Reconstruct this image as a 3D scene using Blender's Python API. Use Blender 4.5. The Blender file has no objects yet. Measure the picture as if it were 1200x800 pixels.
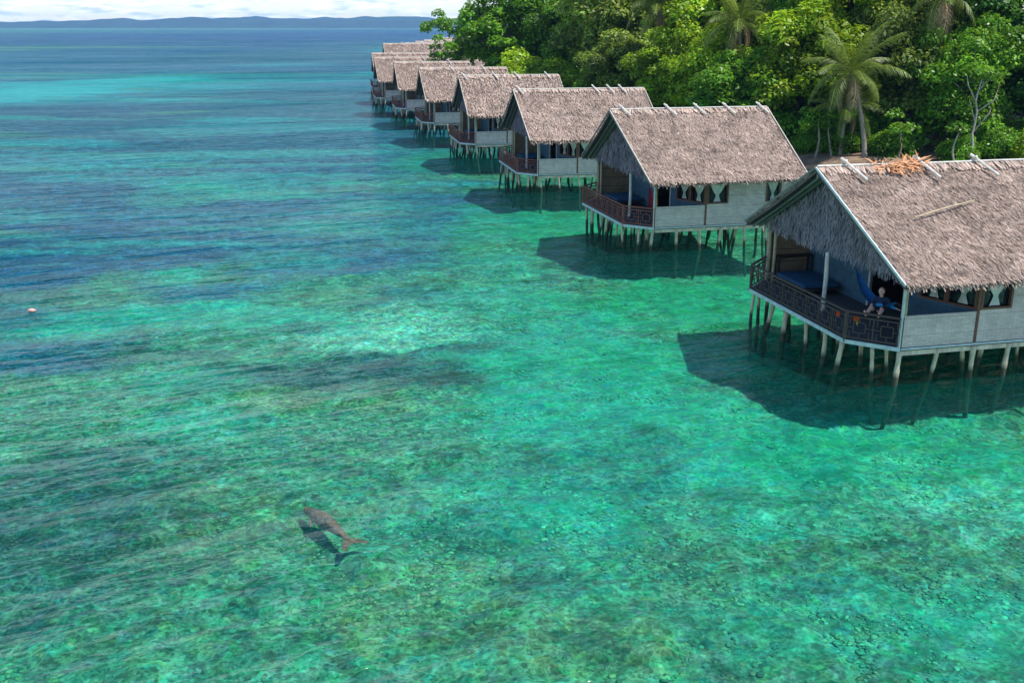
import bpy, math, random
import numpy as np
from mathutils import Vector, Matrix

# ------------------------------------------------------------------ camera, sky, sun, exposure
scene = bpy.context.scene
COL = bpy.context.scene.collection
CAM_H = 11.0
PITCH = math.atan(369.0 / 1200.0)
cam_data = bpy.data.cameras.new('camera')
cam = bpy.data.objects.new('camera', cam_data)
COL.objects.link(cam)
cam.location = (0, 0, CAM_H)
cam.rotation_euler = (math.pi / 2 - PITCH, 0, 0)
cam_data.sensor_width = 36.0
cam_data.lens = 36.0
cam_data.clip_start = 0.1
cam_data.clip_end = 40000
scene.camera = cam

SUN = Vector((0.46, -0.20, 1.0)).normalized()        # direction to the sun
sun_el = math.asin(SUN.z)
sun_az = math.atan2(SUN.x, SUN.y)

world = bpy.data.worlds.new('World')
scene.world = world
world.use_nodes = True
wn, wl = world.node_tree.nodes, world.node_tree.links
bg = wn['Background']
bg.inputs['Strength'].default_value = 0.148
sky = wn.new('ShaderNodeTexSky')
sky.sky_type = 'NISHITA'
sky.sun_disc = False
sky.sun_elevation = sun_el
sky.sun_rotation = sun_az
sky.dust_density = 0.1
sky.ozone_density = 3.5
# cumulus near the horizon: noise in (bearing, elevation)
geo = wn.new('ShaderNodeTexCoord')
sep = wn.new('ShaderNodeSeparateXYZ'); wl.new(geo.outputs['Generated'], sep.inputs[0])
def wmath(op, a, b=None, clamp=False):
    n = wn.new('ShaderNodeMath'); n.operation = op; n.use_clamp = clamp
    for i, v in enumerate((a, b)):
        if v is None: continue
        if isinstance(v, (int, float)): n.inputs[i].default_value = v
        else: wl.new(v, n.inputs[i])
    return n.outputs[0]
bearing = wmath('ARCTAN2', sep.outputs[0], sep.outputs[1])
cv = wn.new('ShaderNodeCombineXYZ')
wl.new(wmath('MULTIPLY', bearing, 15.0), cv.inputs[0])
wl.new(wmath('MULTIPLY', sep.outputs[2], 78.0), cv.inputs[1])
cn = wn.new('ShaderNodeTexNoise'); cn.inputs['Scale'].default_value = 1.25
cn.inputs['Detail'].default_value = 7; cn.inputs['Roughness'].default_value = 0.62
wl.new(cv.outputs[0], cn.inputs['Vector'])
cr = wn.new('ShaderNodeValToRGB')
cr.color_ramp.elements[0].position = 0.455; cr.color_ramp.elements[0].color = (0, 0, 0, 1)
cr.color_ramp.elements[1].position = 0.54; cr.color_ramp.elements[1].color = (1, 1, 1, 1)
wl.new(cn.outputs['Fac'], cr.inputs['Fac'])
low = wmath('SUBTRACT', 1.0, wmath('MULTIPLY', wmath('ABSOLUTE', sep.outputs[2]), 11.0), True)
fac = wmath('MULTIPLY', cr.outputs['Color'], wmath('MULTIPLY', low, 1.9, True))
cn2 = wn.new('ShaderNodeTexNoise'); cn2.inputs['Scale'].default_value = 3.2; cn2.inputs['Detail'].default_value = 6
wl.new(cv.outputs[0], cn2.inputs['Vector'])
cr2 = wn.new('ShaderNodeValToRGB')
cr2.color_ramp.elements[0].position = 0.36; cr2.color_ramp.elements[0].color = (4.8, 5.6, 6.8, 1)
cr2.color_ramp.elements[1].position = 0.62; cr2.color_ramp.elements[1].color = (8.6, 8.6, 8.8, 1)
wl.new(cn2.outputs['Fac'], cr2.inputs['Fac'])
wm = wn.new('ShaderNodeMix'); wm.data_type = 'RGBA'
wl.new(fac, wm.inputs[0]); wl.new(sky.outputs[0], wm.inputs[6]); wl.new(cr2.outputs['Color'], wm.inputs[7])
wl.new(wm.outputs[2], bg.inputs['Color'])

sd = bpy.data.lights.new('sun', 'SUN')
sd.energy = 4.9
sd.angle = math.radians(0.5)
sd.color = (1.0, 0.95, 0.88)
sun = bpy.data.objects.new('sun', sd)
COL.objects.link(sun)
sun.rotation_euler = SUN.to_track_quat('Z', 'Y').to_euler()
sun.location = (30, -10, 60)

scene.view_settings.view_transform = 'Standard'
scene.view_settings.look = 'None'
scene.view_settings.exposure = 0.40
scene.view_settings.gamma = 1.0
scene.render.engine = 'CYCLES'
scene.cycles.use_denoising = True
scene.cycles.max_bounces = 6
scene.cycles.diffuse_bounces = 3
scene.cycles.glossy_bounces = 3
scene.cycles.transmission_bounces = 3
scene.cycles.transparent_max_bounces = 12
scene.cycles.volume_bounces = 0
scene.cycles.sample_clamp_indirect = 6

# ------------------------------------------------------------------ numpy noise
def _hash(ix, iy, seed):
    h = (ix.astype(np.int64) * 374761393 + iy.astype(np.int64) * 668265263 + seed * 974711) & 0xffffffff
    h = ((h ^ (h >> 13)) * 1274126177) & 0xffffffff
    h = (h ^ (h >> 16)) & 0xffffffff
    return h / 4294967295.0
def vnoise(x, y, seed=0):
    x = np.asarray(x, float); y = np.asarray(y, float)
    ix, iy = np.floor(x), np.floor(y)
    fx, fy = x - ix, y - iy
    fx = fx * fx * (3 - 2 * fx); fy = fy * fy * (3 - 2 * fy)
    a, b = _hash(ix, iy, seed), _hash(ix + 1, iy, seed)
    c, d = _hash(ix, iy + 1, seed), _hash(ix + 1, iy + 1, seed)
    return (a + (b - a) * fx) * (1 - fy) + (c + (d - c) * fx) * fy
def fbm(x, y, seed=0, oct=4):
    s, a, t = 0, 1, 0
    for k in range(oct):
        s = s + a * vnoise(x * 2 ** k + 17.3 * k, y * 2 ** k - 9.1 * k, seed + k); t += a; a *= 0.5
    return s / t
def sstep(a, b, x):
    t = np.clip((x - a) / (b - a), 0, 1)
    return t * t * (3 - 2 * t)

# ------------------------------------------------------------------ object helpers
def mesh_from(name, V, F, C=None, smooth=False):
    me = bpy.data.meshes.new(name)
    V = np.asarray(V, dtype=np.float32).reshape(-1, 3)
    if isinstance(F, np.ndarray):
        n, k = F.shape
        me.vertices.add(len(V)); me.vertices.foreach_set('co', V.ravel())
        me.loops.add(n * k); me.loops.foreach_set('vertex_index', F.astype(np.int32).ravel())
        me.polygons.add(n); me.polygons.foreach_set('loop_start', np.arange(0, n * k, k, dtype=np.int32))
        me.polygons.foreach_set('loop_total', np.full(n, k, dtype=np.int32))
        me.update(calc_edges=True)
    else:
        me.from_pydata([tuple(v) for v in V.tolist()], [], F)
        me.update()
    if C is not None:
        C = np.asarray(C, dtype=np.float32).reshape(len(V), -1)
        if C.shape[1] == 1: C = np.repeat(C, 3, 1)
        if C.shape[1] == 3: C = np.hstack([C, np.ones((len(C), 1), np.float32)])
        at = me.color_attributes.new('Col', 'FLOAT_COLOR', 'POINT')
        at.data.foreach_set('color', C.astype(np.float32).ravel())
    if smooth:
        me.polygons.foreach_set('use_smooth', np.ones(len(me.polygons), dtype=bool))
    return me
def put(name, me, mat, parent=None, loc=None):
    o = bpy.data.objects.new(name, me)
    COL.objects.link(o)
    if mat is not None and len(me.materials) == 0: me.materials.append(mat)
    if parent is not None: o.parent = parent
    if loc is not None: o.location = loc
    return o
def tag(o, label=None, cat=None, group=None, kind=None):
    if label: o['label'] = label
    if cat: o['category'] = cat
    if group: o['group'] = group
    if kind: o['kind'] = kind
    return o
def thing(name, label, cat, loc=(0, 0, 0), rz=0.0, group=None):
    o = bpy.data.objects.new(name, None)
    o.empty_display_size = 0.5
    COL.objects.link(o); o.location = loc; o.rotation_euler = (0, 0, rz)
    return tag(o, label, cat, group)
def dup(root, loc, rz, label, scale=None, group=None):
    r = root.copy(); COL.objects.link(r); r.location = loc; r.rotation_euler = (0, 0, rz)
    r['label'] = label
    if group: r['group'] = group
    if scale is not None: r.scale = scale
    for ch in list(root.children):
        c = ch.copy(); COL.objects.link(c); c.parent = r
        for g in list(ch.children):
            d = g.copy(); COL.objects.link(d); d.parent = c
    return r

class MB:
    """collects simple solids, builds them as one mesh object"""
    def __init__(self): self.v, self.f, self.c = [], [], []
    def add(self, V, F, c=1.0):
        n = len(self.v); self.v += [tuple(p) for p in V]; self.f += [tuple(i + n for i in f) for f in F]
        self.c += [c] * len(V) if not isinstance(c, list) else c
        return self
    def box(self, x0, x1, y0, y1, z0, z1, c=1.0):
        V = [(x0, y0, z0), (x1, y0, z0), (x1, y1, z0), (x0, y1, z0), (x0, y0, z1), (x1, y0, z1), (x1, y1, z1), (x0, y1, z1)]
        return self.add(V, [(0, 3, 2, 1), (4, 5, 6, 7), (0, 1, 5, 4), (1, 2, 6, 5), (2, 3, 7, 6), (3, 0, 4, 7)], c)
    def beam(self, p, q, w, h, up=(0, 0, 1), c=1.0):
        p, q = Vector(p), Vector(q); d = (q - p).normalized(); up = Vector(up)
        s = d.cross(up)
        if s.length < 1e-4: s = d.cross(Vector((1, 0, 0)))
        s.normalize(); u = s.cross(d).normalized()
        V = []
        for e in (p, q):
            for a, b in ((-1, -1), (1, -1), (1, 1), (-1, 1)): V.append(e + s * (a * w / 2) + u * (b * h / 2))
        return self.add(V, [(0, 1, 2, 3), (7, 6, 5, 4), (0, 4, 5, 1), (1, 5, 6, 2), (2, 6, 7, 3), (3, 7, 4, 0)], c)
    def tube(self, pts, rad, n=8, cols=None, cap=True):
        pts = [Vector(p) for p in pts]
        if not isinstance(rad, (list, tuple)): rad = [rad] * len(pts)
        V, F, C = [], [], []
        for i, p in enumerate(pts):
            d = (pts[min(i + 1, len(pts) - 1)] - pts[max(i - 1, 0)]).normalized()
            ref = Vector((0, 0, 1)) if abs(d.z) < 0.9 else Vector((1, 0, 0))
            s = d.cross(ref).normalized(); u = s.cross(d)
            for k in range(n):
                a = 2 * math.pi * k / n
                V.append(p + (s * math.cos(a) + u * math.sin(a)) * rad[i])
                C.append(cols[i] if cols else 1.0)
        for i in range(len(pts) - 1):
            for k in range(n):
                k2 = (k + 1) % n
                F.append((i * n + k, i * n + k2, (i + 1) * n + k2, (i + 1) * n + k))
        if cap:
            F.append(tuple(range(n - 1, -1, -1))); m = (len(pts) - 1) * n; F.append(tuple(m + k for k in range(n)))
        return self.add(V, F, C)
    def prism(self, poly, z0, z1, c=1.0):
        n = len(poly)
        V = [(x, y, z0) for x, y in poly] + [(x, y, z1) for x, y in poly]
        F = [tuple(range(n - 1, -1, -1)), tuple(range(n, 2 * n))] + [(i, (i + 1) % n, n + (i + 1) % n, n + i) for i in range(n)]
        return self.add(V, F, c)
    def ball(self, c0, r, n=8, m=6, sc=(1, 1, 1), c=1.0):
        V, F = [], []
        for j in range(m + 1):
            t = math.pi * j / m
            for k in range(n):
                a = 2 * math.pi * k / n
                V.append((c0[0] + r * sc[0] * math.sin(t) * math.cos(a), c0[1] + r * sc[1] * math.sin(t) * math.sin(a), c0[2] + r * sc[2] * math.cos(t)))
        for j in range(m):
            for k in range(n):
                k2 = (k + 1) % n
                F.append((j * n + k, (j + 1) * n + k, (j + 1) * n + k2, j * n + k2))
        return self.add(V, F, c)
    def mesh(self, name, smooth=False):
        C = []
        for c in self.c: C.append((c, c, c) if isinstance(c, (int, float)) else tuple(c)[:3])
        return mesh_from(name, self.v, self.f, C, smooth)
    def build(self, name, mat, parent=None, smooth=False, loc=None):
        return put(name, self.mesh(name, smooth), mat, parent, loc)

# ------------------------------------------------------------------ materials
def newmat(name):
    m = bpy.data.materials.new(name); m.use_nodes = True
    return m, m.node_tree.nodes, m.node_tree.links, m.node_tree.nodes['Principled BSDF']
def nd(ns, t, **kw):
    n = ns.new(t)
    for k, v in kw.items():
        if k in n.inputs: n.inputs[k].default_value = v
        else: setattr(n, k, v)
    return n
def mat(name, col, rough=0.8, scale=3.0, amt=0.3, attr=False, stretch=(1, 1, 1), bump=0.3, spec=0.3, rand=0.0, trans=0.0):
    m, ns, ln, b = newmat(name)
    tc = nd(ns, 'ShaderNodeTexCoord'); mp = nd(ns, 'ShaderNodeMapping'); mp.inputs['Scale'].default_value = stretch
    ln.new(tc.outputs['Object'], mp.inputs[0])
    no = nd(ns, 'ShaderNodeTexNoise', Scale=scale, Detail=6.0, Roughness=0.65)
    ln.new(mp.outputs[0], no.inputs['Vector'])
    mr = nd(ns, 'ShaderNodeMapRange'); mr.inputs[1].default_value = 0.3; mr.inputs[2].default_value = 0.7
    mr.inputs[3].default_value = 1 - amt; mr.inputs[4].default_value = 1 + amt
    ln.new(no.outputs['Fac'], mr.inputs[0])
    vm = nd(ns, 'ShaderNodeVectorMath', operation='SCALE'); vm.inputs[0].default_value = col[:3]
    ln.new(mr.outputs[0], vm.inputs['Scale'])
    out = vm.outputs[0]
    if attr:
        at = nd(ns, 'ShaderNodeAttribute', attribute_name='Col')
        m2 = nd(ns, 'ShaderNodeVectorMath', operation='MULTIPLY')
        ln.new(out, m2.inputs[0]); ln.new(at.outputs['Color'], m2.inputs[1]); out = m2.outputs[0]
    if rand:
        oi = nd(ns, 'ShaderNodeObjectInfo'); r = nd(ns, 'ShaderNodeMapRange')
        r.inputs[3].default_value = 1 - rand; r.inputs[4].default_value = 1 + rand
        ln.new(oi.outputs['Random'], r.inputs[0])
        m3 = nd(ns, 'ShaderNodeVectorMath', operation='SCALE'); ln.new(out, m3.inputs[0]); ln.new(r.outputs[0], m3.inputs['Scale']); out = m3.outputs[0]
    ln.new(out, b.inputs['Base Color'])
    b.inputs['Roughness'].default_value = rough; b.inputs['Specular IOR Level'].default_value = spec
    if bump:
        bp = nd(ns, 'ShaderNodeBump', Strength=bump, Distance=0.02)
        ln.new(no.outputs['Fac'], bp.inputs['Height']); ln.new(bp.outputs[0], b.inputs['Normal'])
    if trans:
        tr = nd(ns, 'ShaderNodeBsdfTranslucent'); mx = nd(ns, 'ShaderNodeMixShader'); mx.inputs[0].default_value = trans
        s2 = nd(ns, 'ShaderNodeVectorMath', operation='MULTIPLY'); s2.inputs[1].default_value = (1.5, 1.35, 0.5)
        ln.new(out, s2.inputs[0]); ln.new(s2.outputs[0], tr.inputs['Color'])
        ln.new(b.outputs[0], mx.inputs[1]); ln.new(tr.outputs[0], mx.inputs[2])
        ln.new(mx.outputs[0], ns['Material Output'].inputs['Surface'])
    return m
def weave(name, col, seam=0.55, dark=0.72):
    """woven bamboo matting on a vertical wall"""
    m, ns, ln, b = newmat(name)
    tc = nd(ns, 'ShaderNodeTexCoord'); sp = nd(ns, 'ShaderNodeSeparateXYZ'); ln.new(tc.outputs['Object'], sp.inputs[0])
    ad = nd(ns, 'ShaderNodeMath', operation='ADD'); ln.new(sp.outputs[0], ad.inputs[0]); ln.new(sp.outputs[1], ad.inputs[1])
    cb = nd(ns, 'ShaderNodeCombineXYZ'); ln.new(ad.outputs[0], cb.inputs[0]); ln.new(sp.outputs[2], cb.inputs[1])
    bt = nd(ns, 'ShaderNodeTexBrick'); bt.inputs['Scale'].default_value = 1.0; bt.inputs['Mortar Size'].default_value = 0.006
    bt.inputs['Brick Width'].default_value = 0.30; bt.inputs['Row Height'].default_value = 0.075
    bt.inputs['Color1'].default_value = (1, 1, 1, 1); bt.inputs['Color2'].default_value = (0.82, 0.84, 0.83, 1); bt.inputs['Mortar'].default_value = (0.6, 0.6, 0.6, 1)
    ln.new(cb.outputs[0], bt.inputs['Vector'])
    b2 = nd(ns, 'ShaderNodeTexBrick'); b2.inputs['Scale'].default_value = 1.0; b2.inputs['Mortar Size'].default_value = 0.014
    b2.inputs['Brick Width'].default_value = 9.0; b2.inputs['Row Height'].default_value = seam
    b2.inputs['Color1'].default_value = (1, 1, 1, 1); b2.inputs['Color2'].default_value = (0.95, 0.95, 0.95, 1); b2.inputs['Mortar'].default_value = (dark, dark, dark, 1)
    ln.new(cb.outputs[0], b2.inputs['Vector'])
    no = nd(ns, 'ShaderNodeTexNoise', Scale=1.6, Detail=7.0, Roughness=0.7); ln.new(tc.outputs['Object'], no.inputs['Vector'])
    mr = nd(ns, 'ShaderNodeMapRange'); mr.inputs[1].default_value = 0.3; mr.inputs[2].default_value = 0.7; mr.inputs[3].default_value = 0.72; mr.inputs[4].default_value = 1.12
    ln.new(no.outputs['Fac'], mr.inputs[0])
    a = nd(ns, 'ShaderNodeVectorMath', operation='MULTIPLY'); ln.new(bt.outputs['Color'], a.inputs[0]); ln.new(b2.outputs['Color'], a.inputs[1])
    c = nd(ns, 'ShaderNodeVectorMath', operation='SCALE'); ln.new(a.outputs[0], c.inputs[0]); ln.new(mr.outputs[0], c.inputs['Scale'])
    d = nd(ns, 'ShaderNodeVectorMath', operation='MULTIPLY'); ln.new(c.outputs[0], d.inputs[0]); d.inputs[1].default_value = col
    ln.new(d.outputs[0], b.inputs['Base Color']); b.inputs['Roughness'].default_value = 0.85; b.inputs['Specular IOR Level'].default_value = 0.2
    bp = nd(ns, 'ShaderNodeBump', Strength=0.4, Distance=0.01); ln.new(bt.outputs['Fac'], bp.inputs['Height']); ln.new(bp.outputs[0], b.inputs['Normal'])
    return m

M = {}
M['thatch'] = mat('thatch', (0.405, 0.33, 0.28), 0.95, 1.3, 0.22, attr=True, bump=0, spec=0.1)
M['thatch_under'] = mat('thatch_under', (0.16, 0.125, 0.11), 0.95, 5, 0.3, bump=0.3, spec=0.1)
M['gable'] = mat('gable_thatch', (0.28, 0.245, 0.285), 0.95, 1.3, 0.25, attr=True, bump=0, spec=0.1)  # bluish sky-lit shade of the gable is painted into this thatch colour
M['orange_leaf'] = mat('dry_palm_leaf', (0.55, 0.27, 0.13), 0.8, 3, 0.3, attr=True, bump=0)
M['board'] = mat('pale_painted_board', (0.50, 0.57, 0.56), 0.7, 6, 0.25, stretch=(1, 1, 1))
M['verge_tan'] = mat('bleached_tan_pole', (0.50, 0.44, 0.38), 0.8, 6, 0.3)
M['rafter'] = mat('weathered_rafter', (0.21, 0.20, 0.175), 0.85, 8, 0.3)
M['bamboo'] = mat('bamboo', (0.42, 0.34, 0.22), 0.6, 5, 0.3, attr=True)
M['stick'] = mat('bleached_stick', (0.62, 0.60, 0.54), 0.7, 6, 0.25)
M['stilt'] = mat('stilt_wood', (0.60, 0.50, 0.38), 0.85, 6, 0.35, attr=True, stretch=(1, 1, 0.3))
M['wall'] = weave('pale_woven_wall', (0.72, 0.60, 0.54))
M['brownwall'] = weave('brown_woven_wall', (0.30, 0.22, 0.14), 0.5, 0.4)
M['blue'] = weave('blue_grey_woven_wall', (0.085, 0.17, 0.24))
M['frame'] = mat('red_brown_timber', (0.16, 0.075, 0.045), 0.6, 6, 0.3)
M['rail_dark'] = mat('dark_brown_railing', (0.085, 0.05, 0.045), 0.6, 6, 0.3)
M['rail_red'] = mat('red_brown_railing', (0.24, 0.07, 0.045), 0.6, 6, 0.3)
M['floor'] = mat('deck_boards', (0.075, 0.08, 0.085), 0.8, 3, 0.3, stretch=(1, 8, 1))
M['dark_panel'] = mat('dark_room_panel', (0.012, 0.02, 0.024), 0.08, 3, 0.1, bump=0, spec=0.6)  # opaque panel; the dark of the room behind is painted into its colour
M['curtain'] = mat('pale_curtain', (0.80, 0.84, 0.80), 0.9, 5, 0.12, trans=0.25)
M['darkwood'] = mat('dark_furniture_wood', (0.03, 0.025, 0.025), 0.5, 5, 0.2)
M['bluecloth'] = mat('blue_mattress_cloth', (0.02, 0.085, 0.16), 0.9, 5, 0.2)
M['hammock_blue'] = mat('blue_hammock_cloth', (0.02, 0.14, 0.36), 0.9, 12, 0.3)
M['hammock_red'] = mat('red_hammock_cloth', (0.45, 0.04, 0.06), 0.9, 12, 0.2)
M['bark'] = mat('grey_bark', (0.24, 0.20, 0.165), 0.9, 5, 0.4, stretch=(1, 1, 0.3), bump=0.6)
M['palebark'] = mat('pale_bark', (0.36, 0.34, 0.30), 0.9, 5, 0.35, stretch=(1, 1, 0.3), bump=0.6)
M['leaf_dark'] = mat('dark_leaves', (0.065, 0.160, 0.024), 0.4, 0.5, 0.3, attr=True, bump=0, spec=0.35, rand=0.15, trans=0.35)
M['leaf_mid'] = mat('mid_green_leaves', (0.135, 0.29, 0.020), 0.4, 0.5, 0.3, attr=True, bump=0, spec=0.35, rand=0.15, trans=0.38)
M['leaf_bright'] = mat('yellow_green_leaves', (0.26, 0.39, 0.018), 0.4, 0.5, 0.3, attr=True, bump=0, spec=0.35, rand=0.15, trans=0.40)
M['leaf_olive'] = mat('olive_leaves', (0.215, 0.30, 0.045), 0.45, 0.5, 0.3, attr=True, bump=0, spec=0.35, rand=0.15, trans=0.35)
M['palm'] = mat('palm_frond', (0.14, 0.20, 0.030), 0.45, 2, 0.25, attr=True, bump=0, spec=0.5, trans=0.3)
M['palmtrunk'] = mat('palm_trunk', (0.30, 0.245, 0.20), 0.9, 9, 0.35, stretch=(0.3, 0.3, 2.5), bump=0.7)

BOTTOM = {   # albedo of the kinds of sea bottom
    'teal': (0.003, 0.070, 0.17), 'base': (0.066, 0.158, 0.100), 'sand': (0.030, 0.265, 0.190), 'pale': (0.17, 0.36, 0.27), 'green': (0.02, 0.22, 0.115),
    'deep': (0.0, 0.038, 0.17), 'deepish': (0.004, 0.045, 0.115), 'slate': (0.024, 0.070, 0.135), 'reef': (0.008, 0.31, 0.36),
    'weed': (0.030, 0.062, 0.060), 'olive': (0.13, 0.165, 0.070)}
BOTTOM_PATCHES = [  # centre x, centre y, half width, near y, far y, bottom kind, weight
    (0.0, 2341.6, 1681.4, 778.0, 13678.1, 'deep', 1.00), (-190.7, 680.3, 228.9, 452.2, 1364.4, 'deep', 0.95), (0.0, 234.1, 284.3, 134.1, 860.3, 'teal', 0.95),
    (-22.1, 71.1, 21.5, 46.1, 146.8, 'teal', 0.70), (-149.5, 465.3, 448.4, 318.1, 860.3, 'teal', 1.00), (-159.5, 396.6, 223.3, 318.1, 525.8, 'teal', 0.90),
    (-80.6, 221.1, 59.1, 172.7, 305.9, 'reef', 0.30), (-98.5, 221.1, 28.7, 178.6, 289.3, 'reef', 0.75), (-99.1, 261.0, 19.0, 244.9, 279.2, 'deepish', 0.50),
    (-69.6, 209.4, 10.2, 201.4, 218.0, 'slate', 0.50), (-98.7, 284.2, 18.4, 248.7, 331.2, 'reef', 0.60), (-64.6, 198.9, 11.3, 180.6, 221.1, 'reef', 0.75),
    (-68.3, 241.2, 17.6, 227.4, 256.8, 'reef', 0.55), (-55.4, 274.4, 24.4, 261.0, 289.3, 'reef', 0.50), (-68.4, 742.4, 26.7, 652.9, 860.3, 'reef', 0.90),
    (-95.4, 439.9, 21.2, 411.8, 472.1, 'reef', 0.35), (-44.5, 345.5, 7.0, 331.2, 361.0, 'reef', 0.60), (-112.7, 562.3, 72.2, 452.2, 742.4, 'slate', 0.80),
    (-80.1, 331.2, 24.0, 300.2, 369.3, 'slate', 0.80), (-45.9, 209.4, 18.7, 194.0, 227.4, 'slate', 0.60), (-34.2, 118.7, 42.9, 75.9, 261.0, 'slate', 1.00),
    (-17.1, 67.9, 18.8, 53.0, 93.3, 'slate', 0.75), (-63.7, 134.1, 22.0, 71.1, 860.3, 'deepish', 0.35), (-69.9, 158.7, 14.2, 145.4, 174.6, 'deepish', 0.60),
    (-51.5, 116.0, 7.6, 111.0, 121.5, 'reef', 0.35), (-37.2, 146.8, 10.8, 142.7, 151.0, 'reef', 0.40), (-36.4, 80.8, 11.5, 72.2, 91.6, 'slate', 0.80),
    (-24.7, 99.4, 16.4, 87.9, 114.3, 'slate', 0.80), (-25.9, 79.5, 3.0, 74.7, 84.9, 'sand', 0.60), (-24.2, 134.1, 22.0, 128.6, 140.2, 'reef', 0.25),
    (-37.0, 99.4, 16.4, 96.9, 102.1, 'reef', 0.25), (-9.8, 64.9, 7.1, 61.6, 68.5, 'sand', 0.40), (-27.4, 69.5, 7.0, 67.5, 71.5, 'reef', 0.30),
    (-17.4, 80.4, 4.0, 77.4, 83.5, 'sand', 0.50), (-13.9, 85.4, 2.1, 83.0, 87.9, 'sand', 0.60), (-9.8, 72.9, 3.7, 69.8, 76.2, 'sand', 0.45),
    (-37.3, 87.9, 3.7, 85.9, 90.0, 'reef', 0.30), (-26.8, 59.5, 8.6, 52.6, 68.5, 'deepish', 1.00), (-24.9, 51.1, 5.2, 48.6, 53.8, 'deepish', 0.80),
    (-34.6, 76.6, 7.7, 71.5, 82.6, 'deepish', 0.50), (-20.6, 60.8, 5.7, 55.6, 66.9, 'slate', 0.80), (-6.3, 74.7, 4.4, 62.1, 93.3, 'slate', 0.35),
    (-17.1, 57.6, 2.9, 55.4, 60.0, 'deepish', 0.60), (-17.1, 52.0, 2.1, 50.2, 54.0, 'sand', 0.80), (-12.9, 56.1, 2.9, 53.6, 58.8, 'sand', 0.30),
    (-12.3, 44.3, 5.8, 42.4, 46.4, 'sand', 0.80), (-19.0, 41.3, 1.6, 39.7, 42.9, 'sand', 0.70), (-18.6, 37.8, 3.7, 36.0, 39.8, 'deepish', 0.80),
    (-22.1, 47.6, 4.5, 46.2, 49.1, 'weed', 0.60), (-4.7, 41.9, 4.0, 38.8, 45.5, 'pale', 0.80), (-2.7, 43.9, 1.7, 42.0, 45.9, 'pale', 0.35),
    (-7.4, 42.5, 1.5, 41.3, 43.9, 'sand', 0.50), (-9.2, 42.5, 1.5, 41.4, 43.7, 'weed', 0.60), (-1.3, 38.4, 2.0, 35.5, 41.6, 'weed', 1.00),
    (-6.4, 36.3, 4.5, 34.6, 38.1, 'weed', 0.95), (-14.1, 38.4, 3.7, 36.9, 39.9, 'weed', 0.40), (-3.8, 36.3, 2.6, 34.8, 37.9, 'weed', 0.60),
    (-12.8, 35.3, 2.2, 33.9, 36.9, 'sand', 0.50), (-10.2, 31.8, 3.1, 30.4, 33.2, 'sand', 0.60), (-7.7, 33.1, 1.8, 31.8, 34.5, 'olive', 0.60),
    (-4.8, 33.6, 1.8, 32.1, 35.2, 'olive', 0.50), (-8.0, 29.7, 2.1, 28.8, 30.7, 'sand', 0.30), (0.0, 47.6, 2.9, 38.4, 62.1, 'sand', 0.50),
    (3.4, 38.4, 3.7, 31.9, 47.6, 'sand', 0.95), (5.3, 29.7, 4.3, 26.6, 33.6, 'sand', 0.85), (10.3, 28.4, 5.9, 26.3, 30.8, 'green', 0.80),
    (0.6, 32.7, 1.5, 29.7, 36.3, 'sand', 0.70), (-2.1, 62.1, 2.1, 55.0, 71.1, 'green', 0.60), (2.1, 62.1, 2.1, 57.2, 67.9, 'green', 0.80),
    (6.6, 47.6, 4.9, 44.3, 51.4, 'green', 0.90), (5.7, 67.9, 7.4, 58.3, 80.8, 'green', 0.80), (-6.6, 99.4, 4.9, 91.1, 109.4, 'green', 0.50),
    (12.5, 48.4, 3.3, 45.3, 52.0, 'green', 0.80), (14.2, 40.7, 10.6, 34.4, 49.3, 'green', 0.70), (3.5, 27.2, 1.9, 25.2, 29.5, 'weed', 0.95),
    (1.0, 28.1, 1.8, 26.6, 29.7, 'weed', 0.55), (5.9, 27.2, 1.0, 25.8, 28.7, 'sand', 0.60), (1.4, 25.0, 1.4, 23.8, 26.3, 'sand', 0.55),
    (2.7, 24.0, 1.3, 22.9, 25.3, 'sand', 0.60), (6.2, 27.2, 9.4, 22.7, 33.6, 'sand', 0.45), (6.7, 24.0, 1.3, 23.0, 25.1, 'sand', 0.50),
    (12.0, 25.0, 2.5, 22.9, 27.5, 'pale', 0.35), (7.6, 20.0, 4.9, 17.8, 22.7, 'sand', 0.40), (0.0, 23.1, 4.3, 20.0, 27.2, 'sand', 0.30),
    (10.1, 20.0, 1.7, 18.4, 21.9, 'sand', 0.40), (-11.2, 22.3, 4.6, 18.4, 27.8, 'weed', 0.40), (-11.5, 24.0, 3.6, 21.5, 27.2, 'weed', 0.75),
    (-10.8, 20.7, 1.8, 18.7, 23.1, 'weed', 0.50), (-7.1, 24.0, 2.7, 21.5, 27.2, 'olive', 0.35), (-2.0, 20.7, 2.3, 18.7, 23.1, 'olive', 0.50),
    (1.8, 18.7, 2.2, 17.5, 20.0, 'olive', 0.50), (-0.9, 24.0, 1.3, 22.7, 25.5, 'weed', 0.35), (6.7, 21.1, 1.0, 20.4, 21.8, 'weed', 0.50),
    (5.4, 23.1, 0.9, 22.7, 23.6, 'weed', 0.50), (10.4, 22.3, 1.2, 21.8, 22.8, 'weed', 0.30), (0.8, 21.5, 1.2, 20.7, 22.3, 'weed', 0.40)]

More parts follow.
